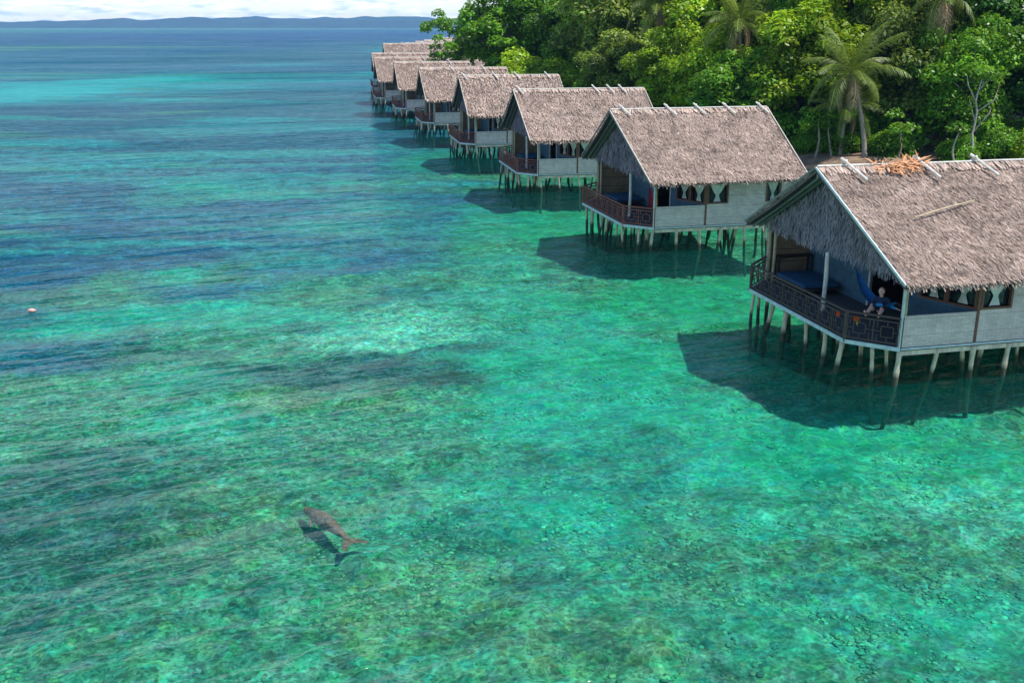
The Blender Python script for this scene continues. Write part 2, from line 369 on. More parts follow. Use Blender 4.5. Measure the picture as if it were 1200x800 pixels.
# ------------------------------------------------------------------ island outline
ISLAND = [(130, 52), (75, 60), (60, 68), (45, 73), (35, 76), (26, 82), (19, 94), (10.5, 111), (1.5, 127), (-3.5, 146), (-2, 168), (20, 190), (60, 215), (130, 225)]
def island_dist(x, y):
    """signed distance to the shoreline, positive inland"""
    best = np.full(np.shape(x), 1e9); inside = np.zeros(np.shape(x), bool)
    n = len(ISLAND)
    for i in range(n):
        ax, ay = ISLAND[i]; bx, by = ISLAND[(i + 1) % n]
        dx, dy = bx - ax, by - ay
        t = np.clip(((x - ax) * dx + (y - ay) * dy) / (dx * dx + dy * dy), 0, 1)
        best = np.minimum(best, np.hypot(x - ax - t * dx, y - ay - t * dy))
        inside ^= ((ay > y) != (by > y)) & (x < dx * (y - ay) / (dy + 1e-9) + ax)
    return np.where(inside, best, -best)
def ground_z(x, y):
    d = island_dist(x, y)
    return -2.6 + 3.6 * sstep(-7, 2.0, d) + 1.3 * sstep(2, 30, d) + 0.25 * (fbm(x * 0.4, y * 0.4, 5, 3) - 0.5)

# ------------------------------------------------------------------ seabed
nr, nc = 760, 560
k = np.linspace(0, 1, nr)
ys = np.where(k < 0.04, -40 + (48 / 0.04) * k, 8 * np.exp((k - 0.04) / 0.96 * math.log(7600 / 8.0)))
xs = np.linspace(-1, 1, nc)
Y, T = np.meshgrid(ys, xs, indexing='ij')
X = T * (np.abs(Y) * 1.0 + 32)
r = np.hypot(X, Y)
lump = fbm(X / 1.6, Y / 1.6, 11, 4)
near = 1 - sstep(60, 160, Y)
Z = -1.5 - 0.15 * (fbm(X / 14, Y / 14, 3, 3) - 0.5) * 2 + near * (0.20 * sstep(0.45, 0.8, lump) + 0.10 * (fbm(X / 0.45, Y / 0.45, 21, 3) - 0.5))
Z -= 3.0 * sstep(120, 500, Y)
colr = np.empty(X.shape + (3,)); colr[:] = BOTTOM['base']
w1 = (fbm(X / 5, Y / 3.2, 31, 5) - 0.5) * 2.4
lw = np.log(np.maximum(Y, 3) + 20)
w2 = (fbm(X / (np.maximum(Y, 10) * 0.16), lw * 26, 41, 5) - 0.5) * 2.2
amp = np.ones(X.shape)
wob = np.where(Y < 55, w1, w1 * 0.35 + w2 * 0.8)
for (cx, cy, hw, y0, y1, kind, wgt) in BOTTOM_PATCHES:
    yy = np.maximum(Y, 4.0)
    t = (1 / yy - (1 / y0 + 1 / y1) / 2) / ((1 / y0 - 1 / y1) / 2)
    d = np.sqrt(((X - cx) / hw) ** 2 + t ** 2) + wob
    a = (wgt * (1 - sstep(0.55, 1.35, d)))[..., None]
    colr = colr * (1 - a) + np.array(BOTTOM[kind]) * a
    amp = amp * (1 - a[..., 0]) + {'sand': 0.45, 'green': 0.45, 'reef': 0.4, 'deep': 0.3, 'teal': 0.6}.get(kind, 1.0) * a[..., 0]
# thin pale streaks of sand lying along the shore-parallel bars further out
st = fbm(X / (np.maximum(Y, 20) * 0.28), lw * 34 + 3, 61, 4)
a = (0.42 * sstep(0.54, 0.68, st) * sstep(38, 60, Y) * (1 - sstep(280, 420, Y)) * (1 - sstep(-2, 14, X)))[..., None]
colr = colr * (1 - a) + np.array((0.02, 0.27, 0.25)) * a
# towards the shore the bottom is pale sand
dsh = island_dist(X, Y)
a = (0.6 * sstep(-9, -1, dsh))[..., None]; colr = colr * (1 - a) + np.array((0.40, 0.48, 0.34)) * a
idx = np.arange(nr * nc).reshape(nr, nc)
F = np.stack([idx[:-1, :-1], idx[:-1, 1:], idx[1:, 1:], idx[1:, :-1]], -1).reshape(-1, 4)
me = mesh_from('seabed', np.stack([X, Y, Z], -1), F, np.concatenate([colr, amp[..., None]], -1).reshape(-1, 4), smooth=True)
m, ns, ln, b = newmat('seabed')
at = nd(ns, 'ShaderNodeAttribute', attribute_name='Col')
gp = nd(ns, 'ShaderNodeNewGeometry')
wn1 = nd(ns, 'ShaderNodeTexNoise', Scale=3.0, Detail=4.0); ln.new(gp.outputs['Position'], wn1.inputs['Vector'])
wv = nd(ns, 'ShaderNodeVectorMath', operation='SCALE'); wv.inputs['Scale'].default_value = 0.09; ln.new(wn1.outputs['Color'], wv.inputs[0])
wa = nd(ns, 'ShaderNodeVectorMath', operation='ADD'); ln.new(gp.outputs['Position'], wa.inputs[0]); ln.new(wv.outputs[0], wa.inputs[1])
n1 = nd(ns, 'ShaderNodeTexNoise', Scale=0.75, Detail=6.0, Roughness=0.62); ln.new(wa.outputs[0], n1.inputs['Vector'])
n2 = nd(ns, 'ShaderNodeTexNoise', Scale=5.0, Detail=5.0, Roughness=0.75); ln.new(wa.outputs[0], n2.inputs['Vector'])
vo = nd(ns, 'ShaderNodeTexVoronoi', Scale=2.1); vo.feature = 'DISTANCE_TO_EDGE'; ln.new(wa.outputs[0], vo.inputs['Vector'])
vc = nd(ns, 'ShaderNodeTexVoronoi', Scale=2.6); ln.new(wa.outputs[0], vc.inputs['Vector'])
def mrange(inp, a, b_, c, d):
    q = nd(ns, 'ShaderNodeMapRange')
    for i, v in ((1, a), (2, b_), (3, c), (4, d)): q.inputs[i].default_value = v
    ln.new(inp, q.inputs[0]); return q.outputs[0]
def mul(a, b_):
    q = nd(ns, 'ShaderNodeMath', operation='MULTIPLY'); ln.new(a, q.inputs[0])
    if isinstance(b_, (int, float)): q.inputs[1].default_value = b_
    else: ln.new(b_, q.inputs[1])
    return q.outputs[0]
f = mul(mrange(n1.outputs['Fac'], 0.36, 0.64, 0.68, 1.35), mrange(n2.outputs['Fac'], 0.34, 0.66, 0.60, 1.45))
for vs, lo, hi in ((1.7, 0.82, 1.18), (4.6, 0.66, 1.36), (12.0, 0.6, 1.5)):      # patchwork of coral heads, rubble and weed tufts
    vq = nd(ns, 'ShaderNodeTexVoronoi', Scale=vs); ln.new(wa.outputs[0], vq.inputs['Vector'])
    vs_ = nd(ns, 'ShaderNodeSeparateColor'); ln.new(vq.outputs['Color'], vs_.inputs[0])
    f = mul(f, mrange(vs_.outputs[0], 0.0, 1.0, lo, hi))
f1 = nd(ns, 'ShaderNodeMath', operation='SUBTRACT'); ln.new(f, f1.inputs[0]); f1.inputs[1].default_value = 1.0
f2 = nd(ns, 'ShaderNodeMath', operation='MULTIPLY_ADD'); ln.new(f1.outputs[0], f2.inputs[0]); ln.new(at.outputs['Alpha'], f2.inputs[1]); f2.inputs[2].default_value = 1.0
f = f2.outputs[0]
sc_ = nd(ns, 'ShaderNodeVectorMath', operation='SCALE'); ln.new(at.outputs['Color'], sc_.inputs[0]); ln.new(f, sc_.inputs['Scale'])
vh = nd(ns, 'ShaderNodeTexVoronoi', Scale=3.1); ln.new(wa.outputs[0], vh.inputs['Vector'])
hm = nd(ns, 'ShaderNodeVectorMath', operation='MULTIPLY_ADD'); ln.new(vh.outputs['Color'], hm.inputs[0]); hm.inputs[1].default_value = (1.0, 0.30, 0.42); hm.inputs[2].default_value = (0.50, 0.85, 0.79)
hs = nd(ns, 'ShaderNodeVectorMath', operation='MULTIPLY'); ln.new(sc_.outputs[0], hs.inputs[0]); ln.new(hm.outputs[0], hs.inputs[1]); sc_ = hs
# pale web of caustic light, painted into the bottom colour
caustic = mul(mrange(vo.outputs['Distance'], 0.0, 0.07, 1.0, 0.0), mrange(n1.outputs['Fac'], 0.42, 0.62, 0.0, 0.55))
mx = nd(ns, 'ShaderNodeMix', data_type='RGBA'); ln.new(caustic, mx.inputs[0]); ln.new(sc_.outputs[0], mx.inputs[6])
pl = nd(ns, 'ShaderNodeVectorMath', operation='MULTIPLY_ADD'); ln.new(at.outputs['Color'], pl.inputs[0]); pl.inputs[1].default_value = (1.6, 1.6, 1.5); pl.inputs[2].default_value = (0.10, 0.12, 0.07)
ln.new(pl.outputs[0], mx.inputs[7])
# coral heads of their own tint
cs = mul(mul(mrange(vc.outputs['Distance'], 0.22, 0.05, 0.0, 1.0), at.outputs['Alpha']), mrange(n2.outputs['Fac'], 0.45, 0.6, 0.0, 0.55))
mx2 = nd(ns, 'ShaderNodeMix', data_type='RGBA'); ln.new(cs, mx2.inputs[0]); ln.new(mx.outputs[2], mx2.inputs[6])
tint = nd(ns, 'ShaderNodeVectorMath', operation='MULTIPLY'); ln.new(vc.outputs['Color'], tint.inputs[0]); tint.inputs[1].default_value = (0.75, 0.42, 0.28)
mm = nd(ns, 'ShaderNodeMix', data_type='RGBA'); mm.inputs[0].default_value = 0.45; ln.new(tint.outputs[0], mm.inputs[6]); ln.new(at.outputs['Color'], mm.inputs[7])
ln.new(mm.outputs[2], mx2.inputs[7])
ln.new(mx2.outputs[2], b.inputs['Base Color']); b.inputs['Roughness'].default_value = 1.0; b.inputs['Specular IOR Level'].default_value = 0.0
tag(put('seabed', me, m), kind='structure')

# coral heads and stones scattered over the near bottom
def coral_heads():
    rng = np.random.default_rng(5); n = 90000
    y = 13 + 42 * rng.random(n) ** 1.4; x = (rng.random(n) * 2 - 1) * (y * 0.62 + 6)
    dens = fbm(x / 3.5, y / 3.0, 91, 4)
    keep = (rng.random(n) < sstep(0.36, 0.62, dens) * 0.85 + 0.08) & (island_dist(x, y) < -3); x, y = x[keep], y[keep]; n = len(x)
    ph = (1 + 5 ** 0.5) / 2
    V0 = np.array([(-1, ph, 0), (1, ph, 0), (-1, -ph, 0), (1, -ph, 0), (0, -1, ph), (0, 1, ph), (0, -1, -ph), (0, 1, -ph), (ph, 0, -1), (ph, 0, 1), (-ph, 0, -1), (-ph, 0, 1)], float) / 1.9
    F0 = np.array([(0, 11, 5), (0, 5, 1), (0, 1, 7), (0, 7, 10), (0, 10, 11), (1, 5, 9), (5, 11, 4), (11, 10, 2), (10, 7, 6), (7, 1, 8), (3, 9, 4), (3, 4, 2), (3, 2, 6), (3, 6, 8), (3, 8, 9), (4, 9, 5), (2, 4, 11), (6, 2, 10), (8, 6, 7), (9, 8, 1)])
    s = 0.018 + 0.060 * rng.random((n, 1, 1)) ** 1.8
    an = rng.random(n) * 6.28; ca, sa = np.cos(an)[:, None], np.sin(an)[:, None]
    P = V0[None] * (1 + 0.35 * (rng.random((n, 12, 1)) - 0.5) * 1.8) * s * np.array([1.0, 1.0, 0.55])
    P = P * (0.7 + 0.9 * rng.random((n, 1, 3))) * np.array([1, 1, 0.55])
    PX_, PY_ = P[..., 0] * ca - P[..., 1] * sa, P[..., 0] * sa + P[..., 1] * ca
    V = np.stack([PX_ + x[:, None], PY_ + y[:, None], P[..., 2] - 1.53 + 0.15 * (fbm(x / 14, y / 14, 3, 3) * -2 + 1)[:, None] + 0.03], -1)
    F = F0[None] + (np.arange(n) * 12)[:, None, None]
    ri = np.clip(np.searchsorted(ys, y), 0, nr - 1); ci = np.clip(((x / (np.abs(ys[ri]) + 32) + 1) / 2 * (nc - 1)).astype(int), 0, nc - 1)
    kinds = np.array([(0.95, 1.0, 1.0), (2.1, 1.6, 1.2), (1.1, 1.2, 1.25), (0.75, 0.8, 0.85), (2.2, 1.9, 1.7), (1.3, 1.6, 1.5), (2.3, 1.4, 1.2)])
    C = colr[ri, ci] * kinds[rng.integers(0, len(kinds), n)] * (0.8 + 0.4 * rng.random((n, 1)))
    o = put('coral_heads', mesh_from('coral_heads', V.reshape(-1, 3), F.reshape(-1, 3), np.repeat(C, 12, 0) * (0.75 + 0.5 * rng.random((n * 12, 1))), False), mat('coral', (1, 1, 1), 1.0, 9, 0.35, attr=True, bump=0, spec=0))
    tag(o, 'coral heads and stones scattered over the shallow bottom', 'coral', kind='stuff')
coral_heads()

# ------------------------------------------------------------------ island ground
gx, gy = np.meshgrid(np.arange(-14, 125, 1.0), np.arange(46, 228, 1.0), indexing='xy')
gz = ground_z(gx, gy)
n0, n1_ = gx.shape; idx = np.arange(n0 * n1_).reshape(n0, n1_)
F = np.stack([idx[:-1, :-1], idx[:-1, 1:], idx[1:, 1:], idx[1:, :-1]], -1).reshape(-1, 4)
cc = fbm(gx / 3, gy / 3, 77, 4)[..., None]
soil = np.array((0.15, 0.10, 0.065)) * (1 - cc) + np.array((0.30, 0.22, 0.15)) * cc
gm = mat('ground', (1, 1, 1), 0.95, 1.5, 0.4, attr=True, bump=0.5)
tag(put('ground', mesh_from('ground', np.stack([gx, gy, gz], -1), F, soil.reshape(-1, 3), True), gm), kind='structure')

# ------------------------------------------------------------------ water surface
wx = np.array([-7800, 7800]); 
me = mesh_from('water', [(-7800, -60, 0), (7800, -60, 0), (7800, 7600, 0), (-7800, 7600, 0)], [(0, 1, 2, 3)])
m, ns, ln, b = newmat('water'); ns.remove(b)
gp = nd(ns, 'ShaderNodeNewGeometry')
def wnoise(rot, scl, scale, detail=3.0, rough=0.55, dist=0.0):
    vr = nd(ns, 'ShaderNodeVectorRotate', rotation_type='Z_AXIS'); vr.inputs['Angle'].default_value = math.radians(rot); ln.new(gp.outputs['Position'], vr.inputs['Vector'])
    mp = nd(ns, 'ShaderNodeMapping'); mp.inputs['Scale'].default_value = scl
    ln.new(vr.outputs[0], mp.inputs[0])
    q = nd(ns, 'ShaderNodeTexNoise', Scale=scale, Detail=detail, Roughness=rough, Distortion=dist); ln.new(mp.outputs[0], q.inputs['Vector'])
    return q.outputs['Fac']
def wmul(a, v):
    q = nd(ns, 'ShaderNodeMath', operation='MULTIPLY'); ln.new(a, q.inputs[0])
    if isinstance(v, (int, float)): q.inputs[1].default_value = v
    else: ln.new(v, q.inputs[1])
    return q.outputs[0]
def wadd(a, b_):
    q = nd(ns, 'ShaderNodeMath', operation='ADD'); ln.new(a, q.inputs[0]); ln.new(b_, q.inputs[1]); return q.outputs[0]
swell = wnoise(-24, (0.20, 1.0, 1), 0.40, 2.0, 0.5, 0.6)       # long low crests, a few metres apart
chop = wnoise(-27, (0.42, 1.0, 1), 1.7, 2.5, 0.55, 0.3)
rip = wnoise(-20, (0.7, 1.0, 1), 5.0, 2.0, 0.5, 0.2)
gust = wnoise(-30, (0.35, 1.0, 1), 0.10, 3.0, 0.55, 0.5)       # wind streaks: where the ripples stand
gm_ = nd(ns, 'ShaderNodeMapRange'); gm_.inputs[1].default_value = 0.38; gm_.inputs[2].default_value = 0.62; gm_.inputs[3].default_value = 0.35; gm_.inputs[4].default_value = 1.25
ln.new(gust, gm_.inputs[0])
h = wadd(wmul(swell, 0.72), wmul(wadd(wmul(chop, 0.24), wmul(rip, 0.045)), gm_.outputs[0]))
bp = nd(ns, 'ShaderNodeBump', Strength=1.0, Distance=1.0); ln.new(h, bp.inputs['Height'])
fr = nd(ns, 'ShaderNodeFresnel', IOR=1.33); ln.new(bp.outputs[0], fr.inputs['Normal'])
fm = nd(ns, 'ShaderNodeMath', operation='MULTIPLY'); fm.inputs[1].default_value = 0.7; ln.new(fr.outputs[0], fm.inputs[0])
gust2 = wnoise(-8, (0.35, 1.0, 1), 0.022, 4.0, 0.6, 0.4)
gr = nd(ns, 'ShaderNodeMapRange'); gr.inputs[1].default_value = 0.38; gr.inputs[2].default_value = 0.62; gr.inputs[3].default_value = 0.06; gr.inputs[4].default_value = 0.25; ln.new(wmul(wadd(gust, gust2), 0.5), gr.inputs[0])
fc = nd(ns, 'ShaderNodeMath', operation='MINIMUM'); ln.new(gr.outputs[0], fc.inputs[1]); ln.new(fm.outputs[0], fc.inputs[0])
tp = nd(ns, 'ShaderNodeBsdfTransparent'); tp.inputs['Color'].default_value = (0.55, 0.90, 0.82, 1)
df = nd(ns, 'ShaderNodeBsdfDiffuse'); df.inputs['Color'].default_value = (0.0, 0.30, 0.27, 1)    # light scattered back by the water itself
m1 = nd(ns, 'ShaderNodeMixShader'); m1.inputs[0].default_value = 0.045; ln.new(tp.outputs[0], m1.inputs[1]); ln.new(df.outputs[0], m1.inputs[2])
gl = nd(ns, 'ShaderNodeBsdfGlossy'); gl.inputs['Roughness'].default_value = 0.13; gl.inputs['Color'].default_value = (1, 1, 1, 1); ln.new(bp.outputs[0], gl.inputs['Normal'])
m2 = nd(ns, 'ShaderNodeMixShader'); ln.new(fc.outputs[0], m2.inputs[0]); ln.new(m1.outputs[0], m2.inputs[1]); ln.new(gl.outputs[0], m2.inputs[2])
ln.new(m2.outputs[0], ns['Material Output'].inputs['Surface'])
tag(put('water', me, m), kind='structure')

# ------------------------------------------------------------------ far hills across the strait
def hill_range(name, y0, depth, prof, seed, x0, x1):
    n = 360; hx = np.linspace(x0, x1, n); rows = np.linspace(0, 1, 13)
    HX, R = np.meshgrid(hx, rows, indexing='xy')
    px, ph = zip(*prof)
    top = np.interp(hx, px, ph) * (0.86 + 0.28 * fbm(hx / 420, hx * 0, seed, 4)) + 5 * (fbm(hx / 90, hx * 0, seed + 9, 3) - 0.5)
    HZ = top[None, :] * np.sin(R * math.pi) ** 0.8 * (0.8 + 0.4 * fbm(HX / 160, R * 5, seed + 3, 4))
    HZ = np.where((R == 0) | (R == 1), -1, HZ)
    idx = np.arange(n * 13).reshape(13, n)
    F = np.stack([idx[:-1, :-1], idx[:-1, 1:], idx[1:, 1:], idx[1:, :-1]], -1).reshape(-1, 4)
    o = put(name, mesh_from(name, np.stack([HX, y0 + R * depth, HZ], -1), F, None, True), M['hill'])
    return tag(o, kind='structure')
M['hill'] = mat('forested_hill', (0.028, 0.055, 0.040), 0.95, 0.01, 0.3, bump=0)
PX = 6300 / 1200.0
S = lambda p: (p - 600) * PX * 1.045
hill_range('hills', 6300, 500, [(S(-200), 34), (S(0), 40), (S(70), 42), (S(100), 46), (S(130), 48), (S(165), 62), (S(185), 44), (S(205), 46), (S(240), 58), (S(300), 55), (S(420), 50), (S(620), 40)], 4, S(-260), S(700))
hill_range('hills', 6950, 500, [(S(-200), 30), (S(150), 40), (S(200), 50), (S(250), 62), (S(285), 74), (S(330), 66), (S(370), 64), (S(400), 60), (S(430), 68), (S(470), 66), (S(520), 60), (S(560), 56), (S(620), 46)], 14, S(-300), S(760))

# ------------------------------------------------------------------ haze: the air over the strait
me = MB().box(-7900, 7900, -70, 7700, -7.5, 96).mesh('haze')
m, ns, ln, b = newmat('haze'); ns.remove(b)
pv = nd(ns, 'ShaderNodeVolumePrincipled'); pv.inputs['Color'].default_value = (0.26, 0.56, 1.0, 1); pv.inputs['Density'].default_value = 0.00009
ln.new(pv.outputs[0], ns['Material Output'].inputs['Volume'])
tag(put('haze', me, m), kind='stuff')

# ------------------------------------------------------------------ thatch
def blades(base, d, nrm, width, length, lift, rng, tone, droop=0.0):
    """flat leaf strips: base (N,3), direction d (N,3), surface normal nrm (N,3)"""
    N = len(base)
    s = np.cross(d, nrm); s /= np.linalg.norm(s, axis=1, keepdims=True)
    L = length * (0.65 + 0.7 * rng.random((N, 1))); w = width * (0.6 + 0.8 * rng.random((N, 1)))
    ang = (rng.random((N, 1)) - 0.5) * 0.7
    dd = d * np.cos(ang) + s * np.sin(ang)
    up = lift * (0.2 + 1.3 * rng.random((N, 1)))
    tip = base + dd * L + nrm * up - np.array([0, 0, 1.0]) * droop * L
    s2 = s * np.cos(ang) - d * np.sin(ang)
    roll = (rng.random((N, 1)) - 0.5) * 0.9
    wv = s2 * w * 0.5 + nrm * w * roll * 0.5
    V = np.stack([base - wv, base + wv, tip + wv * 0.55, tip - wv * 0.55], 1).reshape(-1, 3)
    F = np.arange(4 * N).reshape(N, 4)
    t = tone[:, None] * (0.80 + 0.40 * rng.random((N, 1)))
    hue = rng.random((N, 1))
    C = np.hstack([t * (1.0 + 0.10 * hue), t * (1.0 - 0.02 * hue), t * (1.02 - 0.12 * hue)])
    pale = rng.random((N, 1)) < 0.06
    C = np.where(pale, C * 1.3, C)
    dark = rng.random((N, 1)) < 0.10
    C = np.where(dark, C * 0.45, C)
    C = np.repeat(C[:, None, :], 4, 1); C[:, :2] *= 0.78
    return V, F, C.reshape(-1, 3)

def slope_thatch(P, s_len, rng, row=0.16, stepx=0.075, seed=0, fringe=True):
    """P(s,t): s metres down from the ridge (array), t 0..1 along; returns arrays. normal/dir from finite differences"""
    bs, ds, nn, tn = [], [], [], []
    rows = np.arange(0.05, s_len + 0.001, row)
    for i, s in enumerate(rows[::-1]):
        a0, a1 = P(np.array([s]), np.array([0.0]))[0], P(np.array([s]), np.array([1.0]))[0]
        n = int(np.linalg.norm(a1 - a0) / stepx)
        t = (np.arange(n) + rng.random(n)) / n
        sj = np.clip(s + (rng.random(n) - 0.5) * row * 1.3, 0, s_len)
        b = P(sj, t); e = P(sj + 0.05, t)
        d = e - b; d /= np.linalg.norm(d, axis=1, keepdims=True)
        al = (a1 - a0) / np.linalg.norm(a1 - a0)
        nr_ = np.cross(d, np.repeat(al[None], n, 0)); nr_ /= np.linalg.norm(nr_, axis=1, keepdims=True)
        nr_ = np.where(nr_[:, 2:3] < 0, -nr_, nr_)
        tone = 0.62 + 0.70 * fbm(t * 16 + seed, sj * 1.4, seed, 4) - 0.22 * (vnoise(t * 45, sj * 4, seed + 5) > 0.80) - 0.13 * (np.sin(sj / 0.62 * math.pi * 2 + 2 * vnoise(t * 5, sj, seed + 8)) > 0.82) + 0.08 * (np.sin(sj / 0.55 * math.pi * 2 + 3 * vnoise(t * 6, sj, seed)) > 0.75)
        bs.append(b + nr_ * (0.03 + 0.02 * rng.random((n, 1)))); ds.append(d); nn.append(nr_); tn.append(tone)
    return np.vstack(bs), np.vstack(ds), np.vstack(nn), np.concatenate(tn)

Wd = 9.4      # hut width, near wall to far wall
FZ = 1.27     # deck height
def merge(parts):
    V, F, C, n = [], [], [], 0
    for v, f, c in parts:
        V.append(v); F.append(f + n); C.append(c); n += len(v)
    return np.vstack(V), np.vstack(F), np.vstack(C)

def build_roof(t, seed, e, L, rk, ze, zr, ov, detail=1.0, holes=0):
    """two thatched slopes, verge boards, rafters under the overhang, ridge roll and ridge sticks"""
    rng = np.random.default_rng(seed)
    mid = Wd / 2
    sag = 0.06
    for side in (-1, 1):
        hw = mid + ov
        def P(s, tt, side=side, hw=hw):
            sl = math.hypot(hw, zr - ze); q = s / sl
            a0 = (e - rk) + rk * q; a1 = (L + rk) - rk * q
            a = a0 + (a1 - a0) * tt
            z = zr - (zr - ze) * q - sag * np.sin(np.clip(q, 0, 1) * math.pi) + 0.05 * (vnoise(a * 0.8 + seed, q * 3 + seed) - 0.5)
            return np.stack([a, np.full_like(a, mid) + side * hw * q, z], -1)
        sl = math.hypot(hw, zr - ze)
        nn_, mm_ = 12, 20
        SS, TT = np.meshgrid(np.linspace(0, sl, nn_), np.linspace(0, 1, mm_), indexing='ij')
        top = P(SS.ravel(), TT.ravel()); bot = top - np.array([0, 0, 0.13])
        id0 = np.arange(nn_ * mm_).reshape(nn_, mm_)
        q = np.stack([id0[:-1, :-1], id0[:-1, 1:], id0[1:, 1:], id0[1:, :-1]], -1).reshape(-1, 4)
        K = nn_ * mm_
        ring = np.concatenate([id0[0, :], id0[1:, -1], id0[-1, -2::-1], id0[-2:0:-1, 0]])
        rg = np.stack([ring, np.roll(ring, -1), np.roll(ring, -1) + K, ring + K], -1)
        slab = put('roof_slope', mesh_from('roof_slope', np.vstack([top, bot]), np.vstack([q, q[:, ::-1] + K, rg]), None), M['thatch_under'], t)
        b_, d_, n_, tn_ = slope_thatch(P, sl, rng, 0.17 / detail, 0.085 / detail, seed + side)
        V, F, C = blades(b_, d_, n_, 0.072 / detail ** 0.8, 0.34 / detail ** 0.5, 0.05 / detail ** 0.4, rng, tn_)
        # eave fringe
        n = int((L - e) / 0.035); tt = rng.random(n); bb = P(np.full(n, sl - 0.05), tt) - np.array([0, 0, 1.0]) * rng.random((n, 1)) * 0.12
        dd = np.tile(np.array([[0, side * 0.62, -0.78]]), (n, 1)); nn2 = np.tile(np.array([[0, side * 0.78, 0.62]]), (n, 1))
        V2, F2, C2 = blades(bb, dd, nn2, 0.05, 0.19, 0.02, rng, np.full(n, 0.95))
        V, F, C = merge([(V, F, C), (V2, F2, C2)])
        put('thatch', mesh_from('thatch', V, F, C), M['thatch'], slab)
        # verge boards and rafters
        ends = [(e - rk, e)] if side == 1 or True else []
        for (ar, ae), sg in (((e - rk, e), -1), ((L + rk, L), 1)):
            mb = MB().beam((ar + sg * 0.04, mid + side * 0.02, zr + 0.06), (ae + sg * 0.04, mid + side * (hw + 0.06), ze + 0.02), 0.045, 0.085)
            mb.build('verge_board', (M['board'] if seed == 101 else M['verge_tan']) if side == -1 else M['rafter'], t)
        for kk, off in enumerate((0.28, 0.55)):
            MB().beam((e - rk + off, mid + side * 0.05, zr - 0.20), (e + off, mid + side * (hw - 0.05), ze - 0.17), 0.07, 0.09).build('rafter', M['rafter'], t)
    MB().beam((e - rk + 0.05, mid, zr - 0.24), (L + rk - 0.05, mid, zr - 0.24), 0.12, 0.14).build('ridge_beam', M['rafter'], t)
    # ridge roll
    n = int((L - e) * 60); tt = rng.random(n); a = e - rk + (L - e + 2 * rk) * tt
    sd_ = np.where(rng.random(n) < 0.5, -1.0, 1.0)
    bb = np.stack([a, mid + sd_ * 0.0, zr + 0.09 + 0.03 * rng.random(n)], -1)
    dd = np.stack([0 * a, sd_ * 0.87, -0.49 + 0 * a], -1); nn2 = np.stack([0 * a, sd_ * 0.49, 0.87 + 0 * a], -1)
    V, F, C = blades(bb, dd, nn2, 0.09, 0.42, 0.03, rng, np.full(n, 1.15))
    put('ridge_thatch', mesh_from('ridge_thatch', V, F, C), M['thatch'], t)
    mbp = MB(); pts = [(e - rk + (L - e + 2 * rk) * i / 8, mid - 0.03, zr + 0.11 + 0.02 * rng.random()) for i in range(9)]
    mbp.tube(pts, 0.035, 6).build('ridge_pole', M['stick'], t)

def ridge_sticks(t, poss, zr, lean=0.30, ln_=1.0, r=0.05):
    mid = Wd / 2
    for i, a in enumerate(poss):
        mb = MB()
        mb.tube([(a - lean * 0.3, mid + 0.14, zr + 0.34), (a + lean, mid - 0.86 * ln_, zr - 0.28 * ln_ + 0.06)], [r, r * 0.9], 6)
        mb.tube([(a - lean * 0.2, mid - 0.16, zr + 0.30), (a + lean * 0.6, mid + 0.8 * ln_, zr - 0.26 * ln_ + 0.06)], [r, r * 0.9], 6)
        mb.build('ridge_stick', M['stick'], t)

def build_gable(t, seed, zr, ze, ov, a=0.02, name='gable', back=False):
    rng = np.random.default_rng(seed + 50)
    mid = Wd / 2; k = (zr - ze) / (mid + ov)
    zb = ze - 0.02
    hb = (zr - 0.30 - zb) / k
    g = MB().add([(a, mid - hb, zb), (a, mid + hb, zb), (a, mid, zr - 0.30), (a + 0.07, mid - hb, zb), (a + 0.07, mid + hb, zb), (a + 0.07, mid, zr - 0.30)],
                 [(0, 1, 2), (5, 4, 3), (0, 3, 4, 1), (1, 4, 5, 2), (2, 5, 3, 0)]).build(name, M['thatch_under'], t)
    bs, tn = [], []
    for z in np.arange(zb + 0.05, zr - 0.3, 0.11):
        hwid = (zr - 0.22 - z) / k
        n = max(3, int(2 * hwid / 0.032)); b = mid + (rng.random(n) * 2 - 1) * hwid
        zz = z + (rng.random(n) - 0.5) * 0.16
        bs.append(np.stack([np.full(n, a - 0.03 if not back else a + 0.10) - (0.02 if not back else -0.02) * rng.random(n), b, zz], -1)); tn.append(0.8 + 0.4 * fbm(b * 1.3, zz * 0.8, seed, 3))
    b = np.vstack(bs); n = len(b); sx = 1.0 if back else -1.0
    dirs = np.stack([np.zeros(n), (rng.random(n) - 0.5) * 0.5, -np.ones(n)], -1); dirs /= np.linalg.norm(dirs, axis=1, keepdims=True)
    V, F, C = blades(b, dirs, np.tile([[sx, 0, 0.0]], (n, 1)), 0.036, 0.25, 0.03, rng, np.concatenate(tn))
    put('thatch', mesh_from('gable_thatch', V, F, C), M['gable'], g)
    return g

# ------------------------------------------------------------------ walls, windows, railings
class Frame2:
    """maps (u along, w outward, z) to hut space for a wall from p to q; outward normal on the right-hand side of p->q"""
    def __init__(self, p, q):
        self.p = Vector((p[0], p[1], 0)); d = Vector((q[0] - p[0], q[1] - p[1], 0)); self.len = d.length
        self.d = d.normalized(); self.n = Vector((self.d.y, -self.d.x, 0))
    def at(self, u, w, z): return self.p + self.d * u + self.n * w + Vector((0, 0, z))
    def box(self, mb, u0, u1, w0, w1, z0, z1, c=1.0):
        V = [self.at(*t) for t in ((u0, w0, z0), (u1, w0, z0), (u1, w1, z0), (u0, w1, z0), (u0, w0, z1), (u1, w0, z1), (u1, w1, z1), (u0, w1, z1))]
        mb.add(V, [(0, 1, 2, 3), (7, 6, 5, 4), (0, 4, 5, 1), (1, 5, 6, 2), (2, 6, 7, 3), (3, 7, 4, 0)], c)
